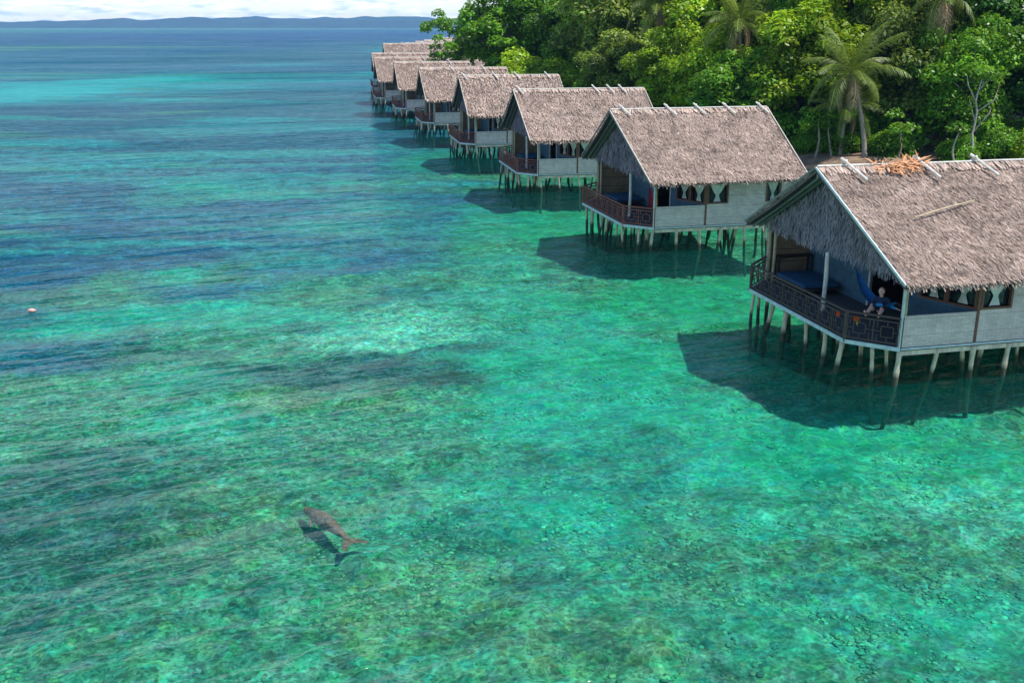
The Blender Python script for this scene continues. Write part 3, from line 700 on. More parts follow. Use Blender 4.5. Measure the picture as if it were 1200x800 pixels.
def wall(t, name, p, q, z0, z1, material, holes=(), th=0.07):
    fr = Frame2(p, q); mb = MB(); us = [0.0]
    for (u0, u1, a, b) in sorted(holes): us += [u0, u1]
    us.append(fr.len)
    for i in range(0, len(us), 2):
        if us[i + 1] - us[i] > 0.01: fr.box(mb, us[i], us[i + 1], -th, 0, z0, z1)
    for (u0, u1, a, b) in holes:
        fr.box(mb, u0, u1, -th, 0, z0, a)
        if b < z1 - 0.01: fr.box(mb, u0, u1, -th, 0, b, z1)
    return mb.build(name, material, t)
def window(t, p, q, u0, u1, z0, z1, panes=1, label=None):
    fr = Frame2(p, q); mb = MB(); f = 0.07
    fr.box(mb, u0 - f, u1 + f, -0.09, 0.035, z0 - f, z0); fr.box(mb, u0 - f, u1 + f, -0.09, 0.035, z1, z1 + f)
    fr.box(mb, u0 - f, u0, -0.09, 0.035, z0, z1); fr.box(mb, u1, u1 + f, -0.09, 0.035, z0, z1)
    wo = mb.build('window', M['frame'], t)
    pm = MB(); fr.box(pm, u0, u1, -0.16, -0.14, z0, z1); pm.build('pane', M['dark_panel'], wo)
    # a curtain tied in at the middle
    rows, cols_ = 12, 15; V, F = [], []
    cu = (u0 + u1) / 2; hw = (u1 - u0) / 2 * 0.86
    for side in (0, 1):
        for j in range(rows + 1):
            v = j / rows; z = z1 - 0.01 - v * (z1 - z0 - 0.03)
            w = hw * (0.16 + 0.84 * max(0, 1 - v / 0.62) ** 0.8 if v < 0.62 else 0.16 + 0.30 * (v - 0.62) / 0.38)
            for i in range(cols_ + 1):
                s = -1 + 2 * i / cols_
                V.append(fr.at(cu + s * w, -0.075 + 0.022 * math.sin(i * 2.3) - side * 0.008, z))
    K = (rows + 1) * (cols_ + 1)
    for j in range(rows):
        for i in range(cols_):
            a = j * (cols_ + 1) + i
            F.append((a, a + 1, a + cols_ + 2, a + cols_ + 1)); F.append(tuple(K + x for x in (a, a + cols_ + 1, a + cols_ + 2, a + 1)))
    MB().add(V, F).build('curtain', M['curtain'], wo, smooth=True)
    return wo
def railing(t, pts, mt, posts=None):
    """lattice railing along a polyline: rails, square motifs, posts"""
    for i in range(len(pts) - 1):
        fr = Frame2(pts[i], pts[i + 1]); mb = MB(); L = fr.len
        for z, h, w in ((FZ + 0.10, 0.045, 0.03), (FZ + 0.80, 0.045, 0.03), (FZ + 0.95, 0.06, 0.09)):
            fr.box(mb, 0, L, -w / 2, w / 2, z - h / 2, z + h / 2)
        n = max(1, round(L / 0.88)); s = L / n
        for k_ in range(n):
            c = (k_ + 0.5) * s; zc = FZ + 0.45; hs, hz, g = 0.19, 0.17, 0.028
            z_lo, z_hi = FZ + 0.12, FZ + 0.78
            if k_: fr.box(mb, k_ * s - 0.02, k_ * s + 0.02, -0.02, 0.02, z_lo, z_hi)
            for a in (-1, 1):
                fr.box(mb, c + a * hs - g / 2, c + a * hs + g / 2, -0.012, 0.012, zc - hz, zc + hz)
                fr.box(mb, c - hs, c + hs, -0.010, 0.010, zc + a * hz - g / 2, zc + a * hz + g / 2)
                fr.box(mb, min(c + a * hs, c + a * s / 2), max(c + a * hs, c + a * s / 2), -0.009, 0.009, zc - g / 2, zc + g / 2)
                fr.box(mb, c - g / 2, c + g / 2, -0.011, 0.011, min(zc + a * hz, zc + a * 0.33), max(zc + a * hz, zc + a * 0.33))
                fr.box(mb, c + a * s * 0.36 - g / 2, c + a * s * 0.36 + g / 2, -0.008, 0.008, zc - 0.33, zc - 0.33 + 0.22)
                fr.box(mb, c + a * s * 0.36 - g / 2, c + a * s * 0.36 + g / 2, -0.008, 0.008, zc + 0.11, zc + 0.33)
        o = mb.build('railing', mt, t)
        for u in (0.0, L):
            if i and u == 0.0: continue
            pm = MB(); fr.box(pm, u - 0.045, u + 0.045, -0.045, 0.045, FZ - 0.05, FZ + 1.0); pm.build('rail_post', mt, o)

def stilt_mesh(rng, top, bend=0.12, r=0.075):
    x = y = 0.0; pts, rad, cols = [], [], []
    lx, ly = rng.uniform(-0.24, 0.24), rng.uniform(-0.24, 0.24)
    bx, by = rng.uniform(-bend, bend), rng.uniform(-bend, bend); ph = rng.uniform(0, 6)
    n = 17
    for i in range(n):
        q = i / (n - 1); z = top - q * (top + 2.35)
        wob = math.sin(q * 5 + ph) * (0.4 + q)
        pts.append((lx * q * 2.2 + bx * wob, ly * q * 2.2 + by * wob, z)); rad.append(r * (0.85 + 0.3 * rng.random()))
        if z > 0.42: c = (1.0, 0.98, 0.95)
        elif z > 0.30: c = (0.5, 0.5, 0.5)
        elif z > 0.0: c = (0.10, 0.12, 0.10)
        else: c = (0.04, 0.13, 0.11)
        cols.append(c)
    # sharp stain line
    return MB().tube(pts, rad, 7, cols).mesh('stilt', True)
srng = random.Random(7)
STILTS = [stilt_mesh(srng, FZ - 0.13, 0.09 + 0.13 * (i % 3) / 2, srng.uniform(0.06, 0.095)) for i in range(12)]
def stilts(t, L, seed, chance=0.85, nmax=70):
    rg = random.Random(seed); n = 0
    pos = []
    nb = 9
    front = [(-1.1, 1.5), (-1.1, 2.7), (-1.1, 4.0), (-1.1, 5.3), (-1.1, 6.6), (-1.1, 7.9), (-0.55, 0.68), (-0.5, 8.75)]
    na = int(L / 1.22)
    for i in range(na + 1):
        a = 0.06 + i * (L - 0.15) / na
        for j in range(nb):
            b = 0.06 + j * (Wd - 0.12) / (nb - 1)
            if j in (0, nb - 1) or i == 0 or rg.random() < chance * 0.48: pos.append((a, b, j in (0,)))
    for f_ in front: pos.append((f_[0], f_[1], True))
    pos = sorted(pos, key=lambda p: p[1])[:nmax]
    for (a, b, edge) in pos:
        me = STILTS[rg.randrange(len(STILTS))]
        o = put('stilt', me, M['stilt'], t, (a + (0 if edge else rg.uniform(-.3, .3)), b + (0 if edge else rg.uniform(-.3, .3)), 0))
        o.rotation_euler = (0, 0, rg.uniform(0, 6.28))

DECK = lambda L: [(0, 0), (L, 0), (L, Wd), (0, Wd), (-1.2, Wd - 1.25), (-1.2, 1.25)]
def make_hut(label, loc, th, seed, L=7.9, ze=3.55, zr=6.55, ov=0.8, e=-0.6, rk=0.25, detail=1.0, sticks=(0.6,), rail='rail_red',
             midpost=3.3, joint=2.8, small_window=True, full=True, stick_len=1.0, low_wall_only=None):
    t = thing('stilt_hut', label, 'hut', loc, math.pi / 2 - math.radians(th), 'thatched huts standing on stilts over the water')
    Lb = L - 0.35
    MB().prism(DECK(Lb), FZ - 0.12, FZ, 1.0).build('deck', M['floor'], t)
    fb = MB()     # pale fascia under the edge of the deck
    pts = [(0, Wd), (-1.2, Wd - 1.25), (-1.2, 1.25), (0, 0)]
    for p, q in zip(pts[:-1], pts[1:]):
        f_ = Frame2(q, p); f_.box(fb, 0, f_.len, -0.045 if True else 0, 0.0, FZ - 0.15, FZ - 0.0)
    fm = MB()
    for p, q in zip(pts[:-1], pts[1:]):
        f_ = Frame2(p, q); f_.box(fm, 0, f_.len, 0.004, 0.05, FZ - 0.12, FZ + 0.01)
    f_ = Frame2((0, 0), (Lb, 0)); f_.box(fm, 0, f_.len, 0.004, 0.03, FZ - 0.08, FZ - 0.02)
    fm.build('fascia', M['board'], t)
    jb = MB()
    for i in range(6):
        b = 0.1 + i * (Wd - 0.2) / 5; jb.beam((-0.9 if 0 < i < 5 else 0.1, b, FZ - 0.21), (Lb, b, FZ - 0.21), 0.09, 0.16)
    jb.build('joists', M['stilt'], t)
    ztop = 3.80
    # near side: low wall, then full wall with windows
    wall(t, 'low_wall', (0, 0), (joint, 0), FZ, FZ + 1.03, M['wall'])
    holes = [(0.12, 1.12, 2.42, 3.34)]
    if small_window: holes.append((3.35, 4.05, 2.42, 3.34))
    wall(t, 'side_wall', (joint, 0), (Lb, 0), FZ, ztop, M['wall'], holes)
    MB().box(joint - 0.06, joint + 0.03, -0.03, 0.06, FZ, ztop).build('wall_batten', M['frame'], t)
    for h_ in holes: window(t, (joint, 0), (Lb, 0), *h_)
    # veranda back: canted window bay, front wall with door
    ja = joint - 0.85
    P0, P1 = (ja, 2.0), (joint, 0.05)
    ln_b = math.hypot(P1[0] - P0[0], P1[1] - P0[1])
    hl = [(0.12, 0.95, 2.40, 3.30), (1.10, ln_b - 0.12, 2.40, 3.30)]
    wall(t, 'bay_wall', P0, P1, FZ, 3.9, M['blue'], hl)
    for h_ in hl: window(t, P0, P1, *h_)
    wall(t, 'front_wall', (ja, Wd - 0.05), (ja, 2.0), FZ, 4.6, M['blue'], [(Wd - 0.05 - 4.85, Wd - 0.05 - 2.75, FZ + 0.001, 3.25)])
    d = MB(); f_ = Frame2((ja, Wd - 0.05), (ja, 2.0)); u0 = Wd - 0.05 - 4.85
    f_.box(d, u0 - 0.09, u0, -0.08, 0.04, FZ, 3.33); f_.box(d, u0 + 2.1, u0 + 2.19, -0.08, 0.04, FZ, 3.33); f_.box(d, u0, u0 + 2.1, -0.08, 0.04, 3.25, 3.33)
    df_ = d.build('door_frame', M['board'], t)
    # far side and back walls
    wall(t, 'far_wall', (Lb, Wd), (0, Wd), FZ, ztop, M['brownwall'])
    wall(t, 'back_wall', (Lb, 0), (Lb, Wd), FZ, ze, M['wall'])
    # posts
    bp_ = lambda a, b, r, m_, z1=ze + 0.2: MB().tube([(a, b, FZ), (a + 0.02, b - 0.01, (FZ + z1) / 2), (a, b, z1)], [r, r * 1.05, r * 0.95], 8).build('veranda_post', M[m_], t)
    bp_(0.06, 0.10, 0.085, 'bamboo'); bp_(0.03, Wd - 0.12, 0.085, 'bamboo', ze + 0.1); bp_(-0.12, midpost, 0.075, 'stick', ze - 0.1)
    bp_(0.12, Wd - 0.42, 0.06, 'bamboo', ze + 0.2)
    MB().box(-0.055, -0.005, -0.05, 0.03, FZ - 0.1, ze + 0.05).build('corner_board', M['board'], t)
    railing(t, pts, M[rail])
    build_roof(t, seed, e, L, rk, ze, zr, ov, detail)
    build_gable(t, seed, zr, ze, ov)
    build_gable(t, seed + 3, zr, ze, ov, a=Lb - 0.08, back=True)
    ridge_sticks(t, sticks, zr, ln_=stick_len)
    stilts(t, Lb, seed)
    return t

def uv(th):
    a = math.radians(th); return Vector((math.sin(a), math.cos(a), 0)), Vector((-math.cos(a), math.sin(a), 0))
H1 = make_hut('nearest stilt hut, with a person sitting in a blue hammock on its dark railed veranda', (12.28, 30.95, 0), 76.9, 101, L=12.5, zr=6.3, ze=3.5, ov=0.76, e=-0.57, rk=0.2,
              detail=2.5, sticks=(0.3, 3.1, 5.4, 8.0), rail='rail_dark', midpost=4.6, joint=2.7, small_window=False, stick_len=1.15)
H2 = make_hut('second nearest stilt hut, whole roof in view with five ridge sticks and a red hammock', (7.17, 51.25, 0), 76.5, 202, L=7.9, zr=6.67, ze=3.65, ov=0.95, e=-0.6, rk=0.27,
              detail=1.9, sticks=(-0.25, 2.3, 4.0, 5.7, 7.7), stick_len=0.85)
H3 = make_hut('third stilt hut from the camera, its railing half hidden by the second hut roof', (1.79, 70.75, 0), 79.0, 303, L=8.8, zr=6.6, ze=3.62, ov=0.78, e=-0.7, rk=0.1,
              detail=1.4, sticks=(-0.5, 5.1, 6.2, 7.1), small_window=False, midpost=3.3)
H4 = make_hut('fourth stilt hut from the camera, standing between the third and fifth roofs', (-3.16, 89.85, 0), 79.5, 404, L=8.3, zr=6.72, ze=3.7, ov=0.8, e=-0.7, rk=0.05,
              detail=0.8, sticks=(-0.4, 2.4, 4.4, 7.2), small_window=False)
H5 = make_hut('fifth stilt hut from the camera, its ridge ending in front of the overhanging tree', (-8.21, 110.33, 0), 79.3, 505, L=8.5, zr=6.6, ze=3.6, ov=0.7, e=-0.9, rk=0.1,
              detail=0.65, sticks=(2.4, 5.9), small_window=False)
far = [('sixth stilt hut from the camera, with a white low wall and narrow roof face', -13.15, 130.18, 80.0, 1.0),
       ('seventh stilt hut from the camera, last one whose near roof slope shows in full', -18.06, 149.5, 79.2, 1.0),
       ('leftmost stilt hut, its pale verge peeking out left behind the seventh hut', -21.8, 174.6, 80, 1.0)]
def far_place(px, py, z=6.9): return None
for (lb, x, y, th, s) in far:
    dup(H5, (x, y, 0), math.pi / 2 - math.radians(th), lb)
# the row bends away: small roofs near the horizon (front ridge tips at these points)
TIPS = [('far stilt hut whose long ridge rises just above the seventh and eighth roofs', -25.7, 212.7, 79, 1.12),
        ('far stilt hut with only its ridge showing above the long far roof', -23.0, 229.8, 79, 1.1),
        ('tiny far stilt hut roof, just left of the reaching leafy branch', -23.1, 255.5, 79, 1.1),
        ('tiny far stilt hut roof, one step nearer than the two topmost roofs', -23.1, 280.6, 79, 1.1),
        ('tiny far stilt hut roof, left one of the two topmost roofs on the horizon side', -26.5, 352.0, 79, 1.0),
        ('farthest stilt hut roof, topmost and right above the leafy branch tip', -26.5, 415.0, 79, 1.0),
        ('small far stilt hut with a dark gable, right of the long far ridge', -13.0, 205.0, 79, 0.9),
        ('far stilt hut glimpsed through the leaves of the overhanging branch', -13.5, 280.0, 76, 0.9)]
for (lb, x, y, th, s) in TIPS:
    u, v = uv(th); o = Vector((x, y, 0)) - u * (-1.0 * s) - v * (4.7 * s)
    dup(H5, (o.x, o.y, 0), math.pi / 2 - math.radians(th), lb, scale=(s, s, s * 1.03))

def hut_space(hut): return Matrix.Translation(hut.location) @ Matrix.Rotation(hut.rotation_euler[2], 4, 'Z')
# ------------------------------------------------------------------ things on the verandas
def put_in(hut, o, p, rz=0.0):
    m = hut_space(hut); o.location = m @ Vector(p); o.rotation_euler = (0, 0, hut.rotation_euler[2] + rz); return o
def daybed():
    t = thing('daybed', 'low blue daybed at the far end of the nearest hut veranda', 'daybed', group='blue daybeds on the verandas')
    mb = MB(); mb.box(0, 1.5, 0, 2.3, 0.18, 0.30)
    for x in (0.04, 1.40):
        for y in (0.04, 2.20): mb.box(x, x + 0.06, y, y + 0.06, 0, 0.18)
    mb.build('bed_frame', M['darkwood'], t)
    m2 = MB(); m2.box(0.03, 1.47, 0.03, 2.27, 0.303, 0.44); o = m2.build('mattress', M['bluecloth'], t)
    bv = o.modifiers.new('round', 'BEVEL'); bv.width = 0.04; bv.segments = 3
    return t
D1 = daybed(); put_in(H1, D1, (0.15, 6.5, FZ))
for hut, lb in ((H2, 'low blue daybed behind the left railing of the second nearest hut'), (H3, 'low blue daybed on the veranda of the third hut'), (H4, 'low blue daybed on the veranda of the fourth hut')):
    c = dup(D1, (0, 0, 0), 0, lb); put_in(hut, c, (0.2, 6.3, FZ))
def table():
    t = thing('tall_table', 'dark narrow table with tall legs against the far veranda wall', 'table')
    MB().box(0, 1.5, 0, 0.42, 0.98, 1.03).build('table_top', M['darkwood'], t)
    for x in (0.02, 1.43):
        for y in (0.02, 0.35): MB().box(x, x + 0.05, y, y + 0.05, 0, 0.98).build('leg', M['darkwood'], t)
    MB().box(0.07, 1.43, 0.18, 0.22, 0.25, 0.29).build('stretcher', M['darkwood'], t)
    return t
put_in(H1, table(), (0.3, 8.86, FZ))

def hammock(hut, A, B, sag, mt, label, width=0.42):
    A, B = Vector(A), Vector(B); n = 22
    t = thing('hammock', label, 'hammock'); t.location = (0, 0, 0)
    d = (B - A); side = Vector((d.y, -d.x, 0)).normalized()
    V, F = [], []
    m_ = 6
    for lay in (0, 1):
        for i in range(n + 1):
            q = i / n; c = A + d * (0.20 + 0.68 * q) + Vector((0, 0, -sag * (1 - (2 * q - 1) ** 2) - 0.10 * sag))
            w = width * (0.10 + 0.90 * math.sin(math.pi * min(max(q, 0.0), 1.0)) ** 0.8) * 0.5
            for j in range(m_ + 1):
                s = -1 + 2 * j / m_
                V.append(c + side * (s * w) + Vector((0, 0, 0.30 * w * s * s * 1.5 + 0.008 * math.sin(j * 3 + i) - lay * 0.02)))
    K = (n + 1) * (m_ + 1)
    for i in range(n):
        for j in range(m_):
            a = i * (m_ + 1) + j; f_ = (a, a + 1, a + m_ + 2, a + m_ + 1)
            F.append(f_); F.append(tuple(K + x for x in f_[::-1]))
    MB().add(V, F).build('cloth', M[mt], t, smooth=True)
    for e_, q in ((A, 0.20), (B, 0.88)):
        c = A + d * q + Vector((0, 0, -0.10 * sag))
        MB().tube([e_, (e_ + c) / 2 - Vector((0, 0, 0.01)), c], 0.014, 6).build('rope', M['darkwood'], t)
    m = hut_space(hut); t.matrix_world = m
    return t
hammock(H1, (0.9, 5.0, 3.0), (0.12, 0.2, 2.55), 0.62, 'hammock_blue', 'blue cloth hammock slung across the nearest hut veranda, carrying a person')
hammock(H2, (1.1, 3.9, 3.0), (0.4, 0.5, 2.7), 0.95, 'hammock_red', 'empty red hammock hanging in a V on the second nearest hut veranda', 0.4)

# ------------------------------------------------------------------ remeshed bodies
def remesh(mb, name, voxel, it=6):
    o = bpy.data.objects.new('tmp', mb.mesh('tmp')); COL.objects.link(o)
    md = o.modifiers.new('r', 'REMESH'); md.mode = 'VOXEL'; md.voxel_size = voxel
    ms = o.modifiers.new('s', 'SMOOTH'); ms.factor = 0.5; ms.iterations = it
    dg = bpy.context.evaluated_depsgraph_get()
    me = bpy.data.meshes.new_from_object(o.evaluated_get(dg)); me.name = name
    me.materials.clear()
    me.polygons.foreach_set('use_smooth', np.ones(len(me.polygons), dtype=bool))
    old = o.data; bpy.data.objects.remove(o); bpy.data.meshes.remove(old)
    return me
def limb(mb, pts, rad, n=12):
    mb.tube(pts, rad, n)
    mb.ball(pts[0], rad[0], 12, 8); mb.ball(pts[-1], rad[-1], 12, 8)
    for p, r_ in zip(pts[1:-1], rad[1:-1]): mb.ball(p, r_, 12, 8)

M['skin'] = mat('skin', (0.68, 0.37, 0.30), 0.6, 8, 0.08, bump=0)
M['hair'] = mat('short_hair', (0.30, 0.19, 0.14), 0.9, 30, 0.3)
M['shirt'] = mat('dark_blue_shirt', (0.012, 0.03, 0.07), 0.9, 12, 0.2)
M['shirt_print'] = mat('light_blue_shirt_print', (0.03, 0.27, 0.55), 0.9, 12, 0.2)
M['shorts'] = mat('dark_shorts', (0.015, 0.015, 0.025), 0.9, 12, 0.2)

def make_person():
    t = thing('person', 'person in dark blue shirt sitting in the blue hammock, bare feet on the railing', 'person')
    t.matrix_world = hut_space(H1)
    n = Vector((0.72, 0.69, 0)); s = Vector((0.69, -0.72, 0)); Z = Vector((0, 0, 1))
    Pv = Vector((0.06, 1.40, 2.02))
    P = lambda a, b, z: Pv + n * a + s * b + Z * z
    body = MB()
    limb(body, [P(0.0, 0, 0.0), P(0.05, 0, 0.18), P(0.09, 0, 0.34), P(0.10, 0, 0.46)], [0.125, 0.115, 0.14, 0.11])
    limb(body, [P(0.0, -0.08, 0), P(0.0, 0.08, 0)], [0.125, 0.125])
    limb(body, [P(0.10, -0.16, 0.47), P(0.10, 0.16, 0.47)], [0.07, 0.07])
    limb(body, [P(0.10, 0, 0.50), P(0.07, 0, 0.62)], [0.058, 0.055])
    body.ball(P(0.045, 0, 0.735), 0.105, 16, 12, (0.86, 0.86, 1.15))
    body.ball(P(-0.005, 0, 0.675), 0.062, 12, 8, (0.95, 0.95, 0.9))          # jaw
    body.ball(P(-0.062, 0, 0.715), 0.018, 8, 6, (1, 1, 1.3))               # nose
    for e_ in (-1, 1):
        body.ball(P(0.05, e_ * 0.09, 0.725), 0.024, 8, 6, (0.8, 0.6, 1.3))  # ears
        # legs stretched forward, heels on the top rail
        limb(body, [P(-0.02, e_ * 0.09, 0.0), P(-0.24, e_ * 0.13, 0.15), P(-0.46, e_ * 0.17, 0.28)], [0.088, 0.078, 0.058])
        limb(body, [P(-0.46, e_ * 0.17, 0.28), P(-0.66, e_ * 0.19, 0.20), P(-0.90, e_ * 0.20, 0.12)], [0.058, 0.057, 0.036])
        limb(body, [P(-0.92, e_ * 0.20, 0.12), P(-0.99, e_ * 0.215, 0.19), P(-1.02, e_ * 0.23, 0.28)], [0.038, 0.036, 0.026])
        for k_ in range(5): body.ball(P(-1.015, e_ * (0.20 + 0.014 * k_), 0.305 - 0.006 * k_), 0.012 if k_ else 0.016, 6, 5)
    # arm on the picture's right rests along the hammock, the other lies in the lap
    arms = [(1, [P(0.10, 0.19, 0.46), P(0.04, 0.36, 0.27), P(-0.02, 0.54, 0.24), ]), (-1, [P(0.10, -0.19, 0.46), P(-0.02, -0.27, 0.22), P(-0.18, -0.08, 0.16)])]
    hands = []
    for sg, a in arms:
        limb(body, a, [0.055, 0.045, 0.028])
        d = (a[2] - a[1]).normalized(); up = Vector((0, 0, 1)); sd_ = d.cross(up).normalized()
        palm = a[2] + d * 0.05
        body.ball(palm, 0.038, 10, 8, (1, 1, 0.6))
        for k_ in range(4):
            off = sd_ * (-0.027 + 0.018 * k_); Lf = (0.062, 0.072, 0.068, 0.052)[k_]
            body.tube([palm + off + d * 0.015, palm + off + d * (0.03 + Lf * 0.5) - up * 0.004, palm + off + d * (0.03 + Lf) - up * 0.022], [0.0095, 0.0085, 0.007], 7)
        body.tube([palm - sd_ * 0.025, palm - sd_ * 0.055 + d * 0.03, palm - sd_ * 0.058 + d * 0.06 - up * 0.01], [0.012, 0.010, 0.008], 7)
    put('body', remesh(body, 'body', 0.0085, 4), M['skin'], t)
    hr = MB(); hr.ball(P(0.068, 0, 0.765), 0.108, 16, 12, (0.84, 0.86, 1.02)); put('hair', remesh(hr, 'hair', 0.012, 4), M['hair'], t)
    for e_ in (-1, 1): MB().ball(P(-0.046, e_ * 0.034, 0.742), 0.0115, 8, 6).build('eye', M['darkwood'], t)
    MB().ball(P(-0.058, 0, 0.672), 0.02, 8, 6, (0.35, 1.0, 0.3)).build('mouth', M['frame'], t)
    sh = MB()
    limb(sh, [P(0.01, 0, 0.03), P(0.05, 0, 0.18), P(0.09, 0, 0.34), P(0.10, 0, 0.45)], [0.142, 0.135, 0.158, 0.125])
    limb(sh, [P(0.10, -0.17, 0.47), P(0.10, 0.17, 0.47)], [0.083, 0.083])
    for sg, a in arms: sh.tube([a[0], a[0].lerp(a[1], 0.75)], [0.078, 0.066], 12); sh.ball(a[0], 0.078, 12, 8)
    put('shirt', remesh(sh, 'shirt', 0.012, 5), M['shirt'], t)
    pr_ = MB(); limb(pr_, [P(-0.055, -0.06, 0.30), P(-0.055, 0.06, 0.30)], [0.055, 0.055]); put('shirt_print', remesh(pr_, 'shirt_print', 0.012, 4), M['shirt_print'], t)
    sl = MB(); a = arms[0][1]; sl.tube([a[0].lerp(a[1], 0.6), a[1], a[1].lerp(a[2], 0.85)], [0.062, 0.056, 0.042], 12); put('sleeve', remesh(sl, 'sleeve', 0.012, 3), M['shirt_print'], t)
    so = MB(); limb(so, [P(0.0, -0.08, 0), P(0.0, 0.08, 0)], [0.14, 0.14])
    for e_ in (-1, 1): so.tube([P(0.0, e_ * 0.09, 0.0), P(-0.22, e_ * 0.13, 0.14), P(-0.33, e_ * 0.15, 0.20)], [0.11, 0.10, 0.095], 12)
    put('shorts', remesh(so, 'shorts', 0.012, 4), M['shorts'], t)
    return t
make_person()

M['petal'] = mat('orange_red_petal', (0.75, 0.10, 0.03), 0.5, 12, 0.25, trans=0.2)
M['petal_leaf'] = mat('yellow_green_petal_leaf', (0.35, 0.36, 0.04), 0.5, 12, 0.25)
def blossom(loc, r, label, leafy, seed):
    t = thing('blossom', label, 'flower'); rg = random.Random(seed); mb = MB(); V, F = [], []
    for k_ in range(46):
        d = Vector((rg.gauss(0, 1), rg.gauss(0, 1), rg.gauss(0, 1))).normalized(); s = d.orthogonal().normalized(); s = Matrix.Rotation(rg.uniform(0, 6), 3, d) @ s; u = d.cross(s)
        c = d * r * 0.45; n0 = len(V)
        V += [c, c + d * r * 0.3 + s * r * 0.32, c + d * r * 0.62 + u * 0.2 * r, c + d * r * 0.3 - s * r * 0.32]; F.append((n0, n0 + 1, n0 + 2, n0 + 3))
    mb.add(V, F); mb.ball((0, 0, 0), r * 0.55, 10, 8); mb.build('petals', M['petal'], t)
    lf = MB(); V, F = [], []
    for k_ in range(10 if leafy else 3):
        a = rg.uniform(-0.9, 0.9); d = Vector((-0.2, -math.cos(a), math.sin(a) * 0.7)).normalized(); s = Vector((0, 0, 1)).cross(d).normalized(); n0 = len(V); L_ = r * rg.uniform(1.6, 3.0) if leafy else r * 1.2
        V += [d * r * 0.3, d * L_ * 0.6 + s * r * 0.25, d * L_, d * L_ * 0.6 - s * r * 0.25]; F.append((n0, n0 + 1, n0 + 2, n0 + 3))
    lf.add(V, F).build('leaf', M['petal_leaf'], t)
    t.location = hut_space(H1) @ Vector(loc); t.rotation_euler = (0, 0, H1.rotation_euler[2]); return t
blossom((-1.02, 0.98, 2.02), 0.10, 'larger orange red flower with yellow green leaves, on the canted railing below the feet', True, 3)
blossom((-1.28, 1.65, 2.02), 0.085, 'small orange red flower on the front railing, left of the pale corner post', False, 4)

# ------------------------------------------------------------------ dry leaves and a pole lying on the nearest roof
def roof_pt(s, a, lift=0.1, zr=6.3, ze=3.5, ov=0.76):
    hw = Wd / 2 + ov; sl = math.hypot(hw, zr - ze); q = s / sl
    return Vector((a, Wd / 2 - hw * q, zr - (zr - ze) * q + lift))
def dry_fronds():
    t = thing('dry_palm_leaves', 'heap of dry orange palm leaves lying on the ridge of the nearest roof', 'dry leaves')
    rg = random.Random(8)
    for cl, (a0, s0, n, spread, Lm) in enumerate(((2.75, 0.15, 60, 0.35, 1.0), (2.2, 0.35, 50, 0.5, 0.8), (1.7, 0.2, 30, 0.4, 0.7))):
        V, F, C = [], [], []
        for k_ in range(n):
            c = roof_pt(s0 + rg.uniform(-0.2, 0.5) * spread, a0 + rg.uniform(-1, 1) * spread, 0.14 + rg.random() * 0.14)
            an = rg.uniform(0, 6.28); L_ = 0.75 * Lm * rg.uniform(0.25, 1.0); w = rg.uniform(0.012, 0.04)
            du = Vector((1, 0, 0)); dv = (roof_pt(1, 0) - roof_pt(0, 0)).normalized(); dn = Vector((0, -0.45, 0.89))
            d = du * math.cos(an) + dv * math.sin(an) + dn * (rg.uniform(0.0, 0.7) if cl == 0 and rg.random() < 0.3 else rg.uniform(-0.05, 0.12)); d.normalize()
            s = d.cross(dn).normalized(); n0 = len(V)
            V += [c - s * w * 0.4, c + s * w * 0.4, c + d * L_ * 0.55 + s * w, c + d * L_ - dn * 0.03 * L_, c + d * L_ * 0.55 - s * w]
            F.append((n0, n0 + 1, n0 + 2, n0 + 3, n0 + 4)); tv = rg.uniform(0.5, 1.5); C += [tv] * 5
        MB().add(V, F, C).build('leaf_bunch', M['orange_leaf'], t)
    t.matrix_world = hut_space(H1)
dry_fronds()
p0, p1 = roof_pt(3.1, 1.35, 0.16), roof_pt(2.35, 4.0, 0.17)
pole = MB().tube([p0, p0.lerp(p1, 0.5) + Vector((0, 0, 0.02)), p1], [0.028, 0.032, 0.024], 7).build('loose_pole', M['bamboo'])
pole.matrix_world = hut_space(H1); tag(pole, 'loose thin bamboo pole lying aslant on the thatch of the nearest roof', 'pole')

